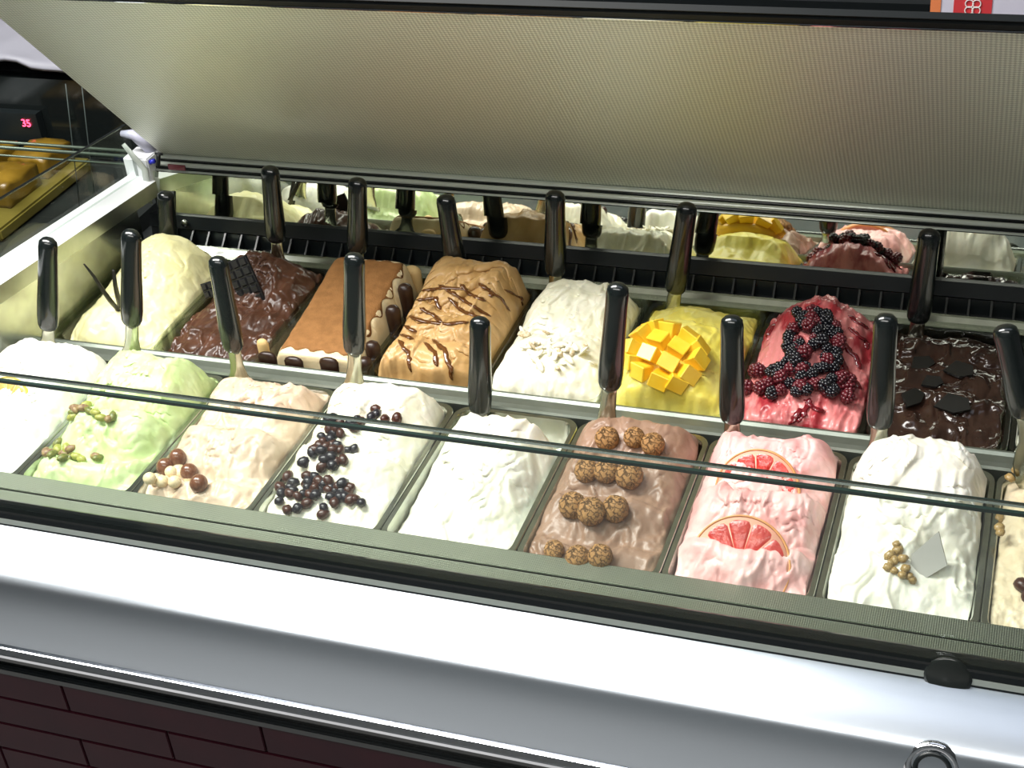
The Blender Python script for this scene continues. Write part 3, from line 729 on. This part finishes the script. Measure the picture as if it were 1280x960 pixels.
# citrus slices
def citrus(name, g, px, py, R, rot, rindc, pithc, fleshc, label, cat, lean=48, sink=0.0, nseg=11, yaw=0.0):
    p, n = hit(g, px, py); p = p+Vector((0, 0.008, -0.010-sink))
    t = empty(name, p); tag(t, label, cat)
    mrot = Matrix.Rotation(math.radians(yaw), 4, 'Z') @ Matrix.Rotation(math.radians(lean), 4, 'X') @ Matrix.Rotation(rot, 4, 'Z')
    def add(nm, v, f, m, smooth=True):
        me = bpy.data.meshes.new(nm); me.from_pydata(v, [], f); me.update(); me.materials.append(m)
        o = bpy.data.objects.new(nm, me); COL.objects.link(o); o.parent = t
        for q in me.polygons: q.use_smooth = smooth
        return o
    def rev(profile, N=48):
        v = []; f = []; K = len(profile)
        for i in range(N):
            a = 2*math.pi*i/N
            for r, h in profile: v.append(mrot @ Vector((r*math.cos(a), r*math.sin(a), h)))
        for i in range(N):
            for k in range(K): f.append((i*K+k, ((i+1) % N)*K+k, ((i+1) % N)*K+(k+1) % K, i*K+(k+1) % K))
        return v, f
    h = 0.0035
    add('rind', *rev([(R, -h), (R*1.01, 0), (R, h), (R*0.965, h), (R*0.955, -h)]), rindc)
    v, f = rev([(R*0.953, -h*0.9), (R*0.953, h*0.9), (0.002, h*0.75), (0.002, -h*0.75)]); add('pith', v, f, pithc)
    for k in range(nseg):
        a0 = 2*math.pi*(k+0.025)/nseg; a1 = 2*math.pi*(k+0.975)/nseg
        v = []; K = 9; rows = [0.04, 0.3, 0.6, 0.85, 0.905]
        for j, rr in enumerate(rows):
            for i in range(K):
                s = i/(K-1); a = a0+(a1-a0)*s
                r = R*rr*(1-0.06*(abs(2*s-1)**4)*(rr/0.875)**3)
                hh = h*(0.82 if i in (0, K-1) or j in (0, len(rows)-1) else 1.12+0.25*random.random())
                v.append(mrot @ Vector((r*math.cos(a), r*math.sin(a), hh)))
        f = [(j*K+i, j*K+i+1, (j+1)*K+i+1, (j+1)*K+i) for j in range(len(rows)-1) for i in range(K-1)]
        add('segment', v, f, fleshc)
    return t
gr = mat('grapefruit_rind', (0.72, 0.30, 0.10), 0.4, col2=(0.78, 0.38, 0.15), nscale=60)
gp = mat('grapefruit_pith', (0.82, 0.40, 0.28), 0.5)
gf = mat('grapefruit_flesh', (0.46, 0.018, 0.014), 0.25, col2=(0.60, 0.06, 0.04), nscale=120, bump=0.5, bscale=300, coat=0.4)
citrus('grapefruit_slice', GELS['pink'], 945, 612, 0.051, 0.1, gr, gp, gf, 'red grapefruit slice standing in the rear fold of pink ice cream', 'fruit slice', lean=52, yaw=-8)
citrus('grapefruit_slice', GELS['pink'], 922, 695, 0.058, 0.3, gr, gp, gf, 'red grapefruit slice standing in the front fold of pink ice cream', 'fruit slice', lean=44, yaw=-4, sink=0.012)
lr_ = mat('lemon_rind', (0.72, 0.50, 0.06), 0.4); lp = mat('lemon_pith', (0.76, 0.64, 0.30), 0.5); lf = mat('lemon_flesh', (0.62, 0.40, 0.10), 0.25, col2=(0.70, 0.50, 0.16), nscale=100, coat=0.3)
citrus('lemon_slice', GELS['lemon'], 2, 500, 0.036, 0.0, lr_, lp, lf, 'pale lemon slice standing in the white ice cream', 'fruit slice', lean=50)

# walnut bits and grey wafer on the ivory heap
wm = lump_mesh('walnut_bit', mat('walnut', (0.25, 0.15, 0.04), 0.3, col2=(0.46, 0.32, 0.14), nscale=3), 21, 2, 0.3, 2.6, (1.1, 0.9, 0.7))
for a, b in c8(880, 660, [(735, 120), (760, 110), (775, 95), (745, 145), (770, 135), (795, 130), (740, 165), (765, 175), (800, 165), (815, 195), (830, 210), (790, 190), (765, 70)]):
    p, n = hit(GELS['masc'], a, b); put('walnut_bit', wm, p, random.uniform(0.0045, 0.0068), 'golden brown walnut bit on the ivory ice cream', 'walnut', 'walnut bits on the ivory ice cream', n, 0.3, tilt=0.8)
p, n = hit(GELS['masc'], 880+850/3.2, 660+150/3.2)
sh = bmesh.new()
qs = [Vector((-0.004, -0.016)), Vector((0.004, -0.019)), Vector((0.033, 0.004)), Vector((0.020, 0.040)), Vector((-0.006, 0.012))]
ex = Vector((0.96, -0.1, 0.15)).normalized(); ey = Vector((0.0, 0.50, 0.86)); nn = ex.cross(ey).normalized()
f1 = [sh.verts.new(p+ex*q.x+ey*q.y+nn*0.004) for q in qs]; f2 = [sh.verts.new(p+ex*q.x+ey*q.y+nn*0.001) for q in qs]
sh.faces.new(f1); sh.faces.new(f2[::-1])
for i in range(5): sh.faces.new([f1[i], f2[i], f2[(i+1) % 5], f1[(i+1) % 5]])
tag(from_bm('wafer_shard', sh, mat('wafer_grey', (0.46, 0.45, 0.42), 0.45)), 'flat grey wafer shard stuck in the ivory ice cream', 'wafer')
# cookie crumbs on the last pan
for a, b in [(1252, 650), (1249, 662), (1250, 668), (1270, 590), (1262, 600)]:
    p, n = hit(GELS['cookie'], a, b); put('cookie_crumb', wm, p, 0.006, 'golden cookie crumb on the flat beige ice cream', 'crumb', 'cookie crumbs on the beige ice cream', n, 0.3)
for a, b in [(1278, 735), (1282, 748)]:
    p, n = hit(GELS['cookie'], a, b); put('cookie_piece', rm[0], p, 0.009, 'dark cookie piece on the flat beige ice cream', 'cookie', 'dark cookie pieces', n, 0.3)

# vanilla pods
vp = mat('vanilla_pod', (0.012, 0.011, 0.008), 0.4)
vps = [[(148, 388, 0.0), (138, 376, 0.01), (128, 362, 0.022), (117, 345, 0.032), (105, 330, 0.038)], [(150, 384, 0.0), (147, 370, 0.012), (144, 356, 0.024), (142, 338, 0.036)]]
for i, L in enumerate(vps):
    b0, _ = hit(GELS['van'], L[0][0], L[0][1])
    pts = [aty(a, b, b0.y-0.01*k) for k, (a, b, h) in enumerate(L)]
    o = tube('vanilla_pod', pts, [0.0042, 0.0048, 0.004, 0.003, 0.0015][:len(pts)], vp, None, 8, 0.6, Vector((0, 1, 0)))
    tag(o, ['long curved black vanilla pod in the vanilla ice cream', 'short upright black vanilla pod in the vanilla ice cream'][i], 'vanilla pod')
# chocolate tablets
cb = mat('dark_tablet', (0.012, 0.012, 0.014), 0.3)
def tablet(name, c, ex, ey, nx, ny, s, label):
    ex = Vector(ex).normalized(); ey = Vector(ey); ey = (ey-ex*ey.dot(ex)).normalized(); nz = ex.cross(ey)
    fr = Matrix((ex, ey, nz)).transposed().to_4x4(); fr.translation = c
    t = empty(name, c); tag(t, label, 'chocolate')
    bm = bmesh.new(); bm_box(bm, (-nx*s/2, -ny*s/2, -0.003), (nx*s/2, ny*s/2, 0.001)); bm.transform(fr)
    from_bm('slab', bm, cb, t)
    for i in range(nx):
        for j in range(ny):
            bm = bmesh.new(); x0 = -nx*s/2+i*s; y0 = -ny*s/2+j*s
            a = [bm.verts.new((x0+s*(.06 if q in (0, 3) else .94), y0+s*(.06 if q < 2 else .94), 0.0008)) for q in range(4)]
            b = [bm.verts.new((x0+s*(.2 if q in (0, 3) else .8), y0+s*(.2 if q < 2 else .8), 0.0038)) for q in range(4)]
            bm.faces.new(b)
            for q in range(4): bm.faces.new([a[q], a[(q+1) % 4], b[(q+1) % 4], b[q]])
            bm.transform(fr); from_bm('square', bm, cb, t)
A = aty(308, 358, 0.470)
tablet('chocolate_tablet', A, aty(328, 352, 0.472)-aty(290, 366, 0.470), aty(298, 326, 0.485)-aty(318, 393, 0.466), 3, 6, 0.0148, 'large black chocolate tablet stuck upright in brown ice cream')
A = aty(262, 362, 0.455)
tablet('chocolate_tablet', A, aty(274, 358, 0.457)-aty(255, 364, 0.455), aty(258, 350, 0.46)-aty(264, 374, 0.452), 2, 2, 0.012, 'small broken black chocolate tablet behind the spatula handle')

# tiramisu: cocoa layer and ladyfingers
tg = GELS['tira']
def draped(name, g, outline, m, lift=0.0012, n=26):
    """thin layer laid on the ice cream over an outline given as a closed list of pixels"""
    pts = [hit(g, a, b)[0] for a, b in outline]
    xs = [q.x for q in pts]; ys = [q.y for q in pts]
    poly = [(q.x, q.y) for q in pts]
    def inside(x, y):
        c = False; j = len(poly)-1
        for i in range(len(poly)):
            xi, yi = poly[i]; xj, yj = poly[j]
            if ((yi > y) != (yj > y)) and (x < (xj-xi)*(y-yi)/(yj-yi)+xi): c = not c
            j = i
        return c
    v = []; f = []; idx = {}
    nx = n; ny = int(n*(max(ys)-min(ys))/(max(xs)-min(xs)))
    gx = lambda i: min(xs)+(max(xs)-min(xs))*i/nx
    gy = lambda j: min(ys)+(max(ys)-min(ys))*j/ny
    def vid(i, j):
        if (i, j) not in idx:
            idx[(i, j)] = len(v); q = drop(g, gx(i), gy(j)); v.append((q.x, q.y, q.z+lift))
        return idx[(i, j)]
    for i in range(nx):
        for j in range(ny):
            x, y = (gx(i)+gx(i+1))/2, (gy(j)+gy(j+1))/2
            if inside(x+0.002*math.sin(y*900), y+0.002*math.sin(x*800)): f.append((vid(i, j), vid(i+1, j), vid(i+1, j+1), vid(i, j+1)))
    o = pyd(name, v, f, m, None, True)
    so = o.modifiers.new('solid', 'SOLIDIFY'); so.thickness = lift*1.5; so.offset = -1
    o.parent = g.obj
    return o
coc = mat('cocoa', (0.22, 0.095, 0.022), 0.85, col2=(0.28, 0.125, 0.034), nscale=90, bump=0.5, bscale=500)
def tira_pt(u, v): return drop(tg, BX(2)+u*0.066, RY0+0.010+(RY1-RY0-0.02)*v)
co_v = []; NUc, NVc = 26, 50
for j in range(NVc):
    for i in range(NUc):
        u = -0.93+1.80*i/(NUc-1); v = 0.095+0.775*j/(NVc-1)
        eu = 0.05*math.sin(v*38+i*0.1)*(1 if i in (0, NUc-1) else 0); ev = 0.012*math.sin(u*17)*(1 if j in (0, NVc-1) else 0)
        q = tira_pt(u+eu, v+ev); co_v.append((q.x, q.y, q.z+0.0016))
co_f = [(j*NUc+i, j*NUc+i+1, (j+1)*NUc+i+1, (j+1)*NUc+i) for j in range(NVc-1) for i in range(NUc-1)]
co = pyd('cocoa_layer', co_v, co_f, coc, tg.obj, True)
so = co.modifiers.new('solid', 'SOLIDIFY'); so.thickness = 0.003; so.offset = -1
lfm = mat('ladyfinger', (0.62, 0.40, 0.14), 0.7, col2=(0.78, 0.60, 0.32), nscale=1.5, ramp=(0.4, 0.7))
lfd = mat('ladyfinger_dipped', (0.025, 0.010, 0.005), 0.35)
def ladyfinger(base, tip, rad, m, label, group, flat=0.7):
    B = Vector(base); T = Vector(tip); pts = []; rr = []
    for s, r in ((0, .6), (.05, .85), (.15, 1), (.4, .94), (.6, .96), (.85, 1), (.94, .82), (.985, .5), (1, .12)):
        pts.append(B.lerp(T, s)); rr.append(rad*r)
    o = tube('ladyfinger', pts, rr, m, None, 14, flat, Vector((0, 1, 0)))
    tag(o, label, 'biscuit', group); return o
for i, (a, b) in enumerate([(425, 340), (452, 338), (483, 327), (514, 333)]):
    T = aty(a, b, 0.568); B = T+Vector((0, 0.004, -0.065))
    ladyfinger(B, T, 0.0145, lfm, 'golden ladyfinger standing behind the cocoa slab', 'ladyfingers behind the tiramisu')
for i, (a, b) in enumerate([(333, 446), (366, 452), (410, 453)]):
    T = aty(a, b-6, 0.316); B = T+Vector((0, -0.001, -0.05))
    ladyfinger(B, T, 0.0150, lfd, 'dark dipped ladyfinger along the front of the cocoa slab', 'dark ladyfingers before the tiramisu', 0.4)
T = aty(327, 424, 0.335); ladyfinger(T+Vector((0, 0, -0.05)), T, 0.009, lfm, 'single golden ladyfinger at the left front corner of the cocoa slab', 'ladyfingers beside the tiramisu')
for i, (a, b) in enumerate([(464, 424), (480, 412), (506, 378), (520, 360)]):
    y = [0.345, 0.375, 0.455, 0.505][i]
    T = Vector((BX(2)+0.0715, y, [0.004, 0.012, 0.024, 0.032][i])); B = T+Vector((0.0, 0, -0.06))
    ladyfinger(B, T, 0.0115, lfd, 'dark dipped ladyfinger along the caramel side of the cocoa slab', 'dark ladyfingers beside the caramel', 0.9)

# sauces
def drizzle(g, pts, rad, m, name='drizzle', flat=0.5):
    out = []
    for i in range(len(pts)-1):
        for s in range(6):
            t = s/6; a = pts[i][0]*(1-t)+pts[i+1][0]*t; b = pts[i][1]*(1-t)+pts[i+1][1]*t
            rr0 = g.tree.ray_cast(Vector(CAM), Vector(ray(a+0.8*math.sin(s+i), b)))
            if rr0[0] is None or rr0[0].z < -0.004: continue
            p, n = rr0[0], (rr0[1] if rr0[1].z > 0 else -rr0[1]); out.append(p+n*(rad*0.15))
    if len(out) < 4: return None
    rr = [rad*(0.75+0.5*random.random()) for _ in out]; rr[0] = rr[-1] = rad*0.3
    out = [o for k, o in enumerate(out) if k == 0 or (o-out[k-1]).length < 0.03]
    rr = rr[:len(out)]
    v, f = tube_data(out, rr, 8, flat)
    o = pyd(name, v, f, m, None, True); o.parent = g.obj
    return o
sm = mat('caramel_sauce', (0.11, 0.038, 0.008), 0.15, coat=0.5)
for L in [[(510, 372), (530, 363), (556, 360), (590, 362)], [(548, 356), (566, 366), (592, 383), (617, 398)], [(575, 355), (587, 368), (612, 378)], [(598, 354), (612, 362), (615, 374)],
          [(503, 398), (520, 375), (545, 372), (552, 390)], [(490, 405), (512, 395), (530, 402), (560, 405), (590, 402)], [(478, 404), (505, 407), (525, 416)], [(525, 385), (540, 393), (556, 405)],
          [(480, 412), (500, 418), (520, 424)], [(498, 425), (510, 440), (516, 470)], [(530, 428), (543, 440), (548, 462)], [(540, 424), (555, 436), (563, 460), (566, 478)], [(600, 356), (625, 372), (640, 392)], [(560, 372), (580, 390), (610, 400)], [(478, 420), (476, 440), (480, 460)], [(630, 362), (650, 372), (656, 388)]]:
    drizzle(GELS['car'], L, 0.0036, sm)
bs = mat('berry_sauce', (0.16, 0.008, 0.014), 0.12, coat=0.6)
for L in [[(985, 470), (968, 490), (950, 500)], [(1000, 510), (992, 525), (985, 532)], [(1005, 500), (1020, 512), (1035, 515)], [(1050, 425), (1068, 445), (1078, 465)], [(1045, 440), (1062, 470), (1080, 490)], [(1060, 410), (1080, 425), (1086, 440)], [(960, 470), (945, 486)], [(1012, 498), (1004, 518), (995, 530)], [(1040, 470), (1052, 488)], [(955, 410), (945, 430), (938, 455)], [(968, 405), (957, 425)], [(1060, 395), (1075, 405), (1088, 412)]]:
    drizzle(GELS['berry'], L, 0.0042, bs)
# berries
def berry_mesh(name, m, seed):
    bm = bmesh.new(); rnd = random.Random(seed)
    N = 26
    for i in range(N):
        zz = 1-2*(i+0.5)/N; r = math.sqrt(1-zz*zz); a = i*2.39996
        bmesh.ops.create_icosphere(bm, subdivisions=1, radius=0.36+0.06*rnd.random(), matrix=Matrix.Translation((r*math.cos(a)*0.72, r*math.sin(a)*0.72, zz*0.8)))
    me = bpy.data.meshes.new(name); bm.to_mesh(me); bm.free(); me.materials.append(m)
    for p in me.polygons: p.use_smooth = True
    return me
bk = berry_mesh('blackberry', mat('blackberry', (0.006, 0.006, 0.010), 0.2, coat=0.4), 1)
rb = berry_mesh('raspberry', mat('raspberry', (0.085, 0.006, 0.012), 0.3, col2=(0.13, 0.012, 0.02), nscale=2, coat=0.3), 2)
BR = []
rnd = random.Random(11)
for (cx, cy, w_, h_, n_) in ((1018, 404, 22, 8, 11), (1018, 420, 26, 11, 16), (1014, 438, 27, 11, 18), (1010, 456, 30, 11, 18), (1000, 474, 34, 10, 18), (1012, 488, 34, 8, 9), (1045, 478, 12, 14, 6)):
    for i in range(n_): BR.append((cx+rnd.uniform(-w_, w_), cy+rnd.uniform(-h_, h_)))
BR += [(938, 490), (950, 493), (970, 496), (942, 472), (1034, 490), (1058, 480), (1050, 500), (958, 468), (1003, 400), (1022, 396), (1034, 398)]
for i, (a, b) in enumerate(BR):
    p, n = hit(GELS['berry'], a, b)
    red = rnd.random() < 0.45 or a < 960 or a > 1040
    if red: put('raspberry', rb, p, rnd.uniform(0.0078, 0.0100), 'dark red raspberry in the heap on the red ice cream', 'raspberry', 'raspberries on the red ice cream', n, rnd.uniform(-0.9, 0.2), tilt=1.2)
    else: put('blackberry', bk, p, rnd.uniform(0.0072, 0.0092), 'near black blackberry in the heap on the red ice cream', 'blackberry', 'blackberries on the red ice cream', n, rnd.uniform(-1.2, 0.1), tilt=1.2)
# mango half cut into cubes
mt = hit(GELS['mango'], 832, 448)[0]
mg = empty('mango_half', mt); tag(mg, 'scored mango half opened into yellow cubes on mango ice cream', 'mango')
mm = mat('mango_flesh', (0.86, 0.52, 0.02), 0.3, col2=(0.90, 0.62, 0.05), nscale=40, coat=0.2)
msk = mat('mango_base', (0.80, 0.48, 0.03), 0.4)
fr = Matrix.Translation(mt+Vector((0, 0.004, -0.006))) @ Matrix.Rotation(math.radians(28), 4, 'X') @ Matrix.Rotation(math.radians(-20), 4, 'Z')
bm = bmesh.new(); bmesh.ops.create_uvsphere(bm, u_segments=28, v_segments=12, radius=1.0)
bm.transform(fr @ Matrix.Diagonal((0.056, 0.044, 0.020, 1)))
from_bm('base', bm, msk, mg, True)
for i in range(4):
    for j in range(4):
        u, v = (i-1.5)/1.75, (j-1.5)/1.75
        if i in (0, 3) and j in (0, 3): u *= 0.80; v *= 0.80
        nx, ny = u*0.9, v*0.9; nz = math.sqrt(max(0.12, 1-nx*nx-ny*ny))
        nrm = Vector((nx, ny, nz)).normalized()
        c = Vector((0.047*u, 0.038*v, 0.016*nz+0.006))
        q = Vector((0, 0, 1)).rotation_difference(nrm).to_matrix().to_4x4()
        bm = bmesh.new()
        bmesh.ops.create_cube(bm, size=1.0)
        for vv in bm.verts:
            k = 1.10 if vv.co.z > 0 else 0.78
            vv.co = Vector((vv.co.x*0.0235*k, vv.co.y*0.0195*k, vv.co.z*0.026))
        bmesh.ops.bevel(bm, geom=bm.edges[:], offset=0.0012, segments=1, affect='EDGES')
        bm.transform(fr @ Matrix.Translation(c) @ q)
        from_bm('cube', bm, mm, mg, False)
# nougat flakes
fl = [lump_mesh('nougat_flake', mat('flake_pale', (0.80, 0.76, 0.60), 0.5, col2=(0.86, 0.82, 0.70), nscale=2), 31, 2, 0.25, 2.5, (1.7, 0.6, 0.35)),
      lump_mesh('nougat_flake', mat('flake_brown', (0.50, 0.36, 0.18), 0.5, col2=(0.80, 0.72, 0.55), nscale=2), 32, 2, 0.25, 2.5, (1.4, 0.7, 0.4))]
rnd = random.Random(5)
for i in range(46):
    a = rnd.gauss(683, 22); b = rnd.gauss(437, 10)+0.15*(a-683)
    p, n = hit(GELS['torr'], a, b)
    if p.z < 0.012: continue
    put('nougat_flake', fl[0 if i % 4 else 1], p, rnd.uniform(0.0045, 0.0075), 'thin pale nougat flake on the white ice cream', 'nougat flake', 'nougat flakes', n, 0.0, tilt=0.9)
# shards on the dark chocolate
shm = mat('chocolate_shard', (0.010, 0.010, 0.009), 0.25)
for i, (a, b, s, rz) in enumerate([(1152, 457, 0.017, 0.4), (1200, 465, 0.019, -0.3), (1140, 500, 0.018, 0.9), (1192, 508, 0.022, -0.2), (1165, 480, 0.014, 0.1)]):
    p, n = hit(GELS['dark'], a, b)
    bm = bmesh.new(); pts = [(-1, -.6), (.2, -.8), (1, -.2), (.7, .7), (-.5, .8)]
    t1 = [bm.verts.new((x*s, y*s*0.8, 0.004)) for x, y in pts]; t0 = [bm.verts.new((x*s, y*s*0.8, 0)) for x, y in pts]
    bm.faces.new(t1); bm.faces.new(t0[::-1])
    for q in range(5): bm.faces.new([t0[q], t0[(q+1) % 5], t1[(q+1) % 5], t1[q]])
    bm.transform(Matrix.Translation(p+Vector((0, 0, 0.002))) @ Matrix.Rotation(rz, 4, 'Z') @ Matrix.Rotation(0.35, 4, 'X'))
    tag(from_bm('chocolate_shard', bm, shm), 'black chocolate shard lying on the glossy dark ice cream', 'chocolate', 'shards on the dark chocolate')

# ------------------------------------------------------------------ beyond the case: neighbouring cabinet, board
nb = empty('neighbour_cabinet', (-0.8, 0.5, FZ)); tag(nb, 'dark glass cabinet standing beside the ice cream case', 'cabinet')
box('body', (-1.6, 0.05, FZ), (-0.235, 1.02, -0.09), M_['black_matte'], nb)
box('back_panel', (-1.6, 1.02, FZ), (-0.20, 1.05, 0.095), M_['black_gloss'], nb)
box('shelf', (-1.6, 0.45, -0.09), (-0.30, 1.0, -0.06), M_['dark'], nb)
for yy, zz, r in ((0.70, 0.118, 0.003), (0.70, 0.108, 0.0035), (0.69, 0.098, 0.002)):
    tube('rail', [(-1.6, yy, zz), (-0.215, yy, zz)], r, mat('rail_green', (0.10, 0.13, 0.10), 0.3, 0.5), nb, 8)
for px in (91, 111):
    a = aty(px-9, 105, 0.76); b = aty(px+9, 262, 0.76)
    tube('pane_edge', [a, b], 0.0009, mat('pane_edge', (0.05, 0.065, 0.06), 0.3), nb, 6)
a = aty(82, 105, 0.762); b = aty(118, 262, 0.762)
box('pane', (min(a.x, b.x), 0.761, min(a.z, b.z)), (max(a.x, b.x), 0.765, max(a.z, b.z)), M_['glass'], nb)
box('display_frame', aty(-10, 168, 1.019), aty(44, 143, 1.0), M_['black'], nb)
# red digits
tcu = bpy.data.curves.new('digits', 'FONT'); tcu.body = '35'; tcu.size = 0.022; tcu.extrude = 0.0008
to = bpy.data.objects.new('digits_src', tcu); COL.objects.link(to)
bpy.context.view_layer.update()
dme = bpy.data.meshes.new_from_object(to.evaluated_get(bpy.context.evaluated_depsgraph_get()))
bpy.data.objects.remove(to)
dg = bpy.data.objects.new('digits', dme); COL.objects.link(dg); dme.materials.clear(); dme.materials.append(mat('red_led', (1.0, 0.05, 0.12), 0.5, emit=4.0))
dg.parent = nb; dg.matrix_parent_inverse = Matrix.Translation(-Vector(nb.location))
dp = aty(28, 158, 0.998); dg.location = dp; dg.rotation_euler = (math.radians(90), 0, 0)
# sweets on the neighbour's shelf
ym_ = mat('yellow_pastry', (0.13, 0.075, 0.006), 0.35, col2=(0.20, 0.12, 0.012), nscale=20, coat=0.3)
rdm = mat('red_glaze', (0.06, 0.008, 0.008), 0.2, coat=0.5)
gym = mat('grey_cake', (0.22, 0.25, 0.26), 0.4, col2=(0.32, 0.35, 0.36), nscale=20)
tr = box('tray', aty(-60, 262, 0.66)*0+Vector((-0.76, 0.66, -0.058)), Vector((-0.50, 0.96, -0.035)), mat('tray_yellow', (0.14, 0.11, 0.02), 0.4), None, 0.004)
tag(tr, 'flat yellow tray in the neighbouring dark cabinet', 'tray')
def cake(name, x0, x1, y0, y1, z0, z1, m, label, cat, group=None):
    bm = bmesh.new(); bm_box(bm, (x0, y0, z0), (x1, y1, z1)); bmesh.ops.subdivide_edges(bm, edges=bm.edges[:], cuts=5, use_grid_fill=True)
    for v in bm.verts:
        u = (v.co.x-(x0+x1)/2)/((x1-x0)/2); q = (v.co.y-(y0+y1)/2)/((y1-y0)/2)
        if v.co.z > z0+0.004: v.co.z += 0.010*(1-u*u)*(1-q*q)+0.004*math.sin(v.co.x*300)*math.sin(v.co.y*280)
    o = from_bm(name, bm, m, None, True); tag(o, label, cat, group); return o
cake('pastry', -0.61, -0.53, 0.74, 0.84, -0.0345, 0.008, ym_, 'glossy yellow pastry on the neighbouring tray', 'pastry', 'yellow pastries')
cake('pastry', -0.71, -0.625, 0.80, 0.92, -0.0345, 0.010, ym_, 'glossy yellow pastry on the neighbouring tray', 'pastry', 'yellow pastries')
cake('pastry', -0.61, -0.53, 0.86, 0.95, -0.0345, 0.004, ym_, 'glossy yellow pastry on the neighbouring tray', 'pastry', 'yellow pastries')
cake('tart', -0.71, -0.625, 0.70, 0.78, -0.0345, 0.010, rdm, 'dark red glazed tart on the neighbouring tray', 'tart')
cake('cake', -0.88, -0.78, 0.74, 0.92, -0.059, -0.01, gym, 'pale grey iced cake in the neighbouring cabinet', 'cake')
# grey crumpled cloth over the cabinet top
NX_, NY_ = 40, 30
X, Y = np.meshgrid(np.linspace(-1.5, -0.42, NX_), np.linspace(1.0, 1.55, NY_))
Z = 0.135+0.10*np.clip((Y-1.0)/0.55, 0, 1)+0.075*(fbm(X*7, Y*10, 3)-0.5)
cv = np.stack([X, Y, Z], -1).reshape(-1, 3); ci = np.arange(NX_*NY_).reshape(NY_, NX_)
cf = np.stack([ci[:-1, :-1], ci[:-1, 1:], ci[1:, 1:], ci[1:, :-1]], -1).reshape(-1, 4).tolist()
cl = pyd('cloth', cv, cf, mat('grey_cloth', (0.24, 0.24, 0.28), 0.5), None, True)
so = cl.modifiers.new('solid', 'SOLIDIFY'); so.thickness = 0.008
tag(cl, 'crumpled pale grey sheet over the neighbouring dark cabinet', 'sheet')
box('rear_housing', (-1.48, 1.065, 0.031), (-0.44, 1.53, 0.096), M_['black_matte'], nb)
bc = box('back_counter', (-1.6, 1.06, FZ), (2.2, 1.75, 0.03), M_['black_rim']); tag(bc, 'dark counter behind the ice cream case', 'counter')
# board with red square
bdY = 1.5
bd = empty('poster_board', (1.15, bdY, 0.03)); tag(bd, 'pale poster board with orange stripe and red square behind the lid', 'poster')
def bq(name, xa, xb, m, yo, top=0.45):
    a = aty(xa, 8, bdY).x; b = aty(xb, 8, bdY).x
    return box(name, (a, bdY-yo, 0.031), (b, bdY-yo+0.006, top), m, bd)
bq('board', 1163, 1420, mat('pale_lilac', (0.62, 0.60, 0.72), 0.5), 0.0)
bq('stripe', 1163, 1176, mat('orange_print', (0.75, 0.22, 0.08), 0.5), 0.002, 0.4505)
rs = bq('square', 1192, 1240, mat('red_print', (0.60, 0.04, 0.05), 0.5), 0.002, 0.4505)
wc = aty(1216, 9, bdY-0.004)
wpm = mat('white_print', (0.85, 0.8, 0.8), 0.5)
for k in range(4):
    a = math.radians(45+90*k); c = wc+Vector((0.009*math.cos(a), 0, 0.009*math.sin(a)))
    rg = ring('petal', (0, 0, 0), (0, 1, 0), 0.007, 0.0011, wpm, None); rg.location = c; rg.parent = bd; rg.matrix_parent_inverse = Matrix.Translation(-Vector(bd.location))
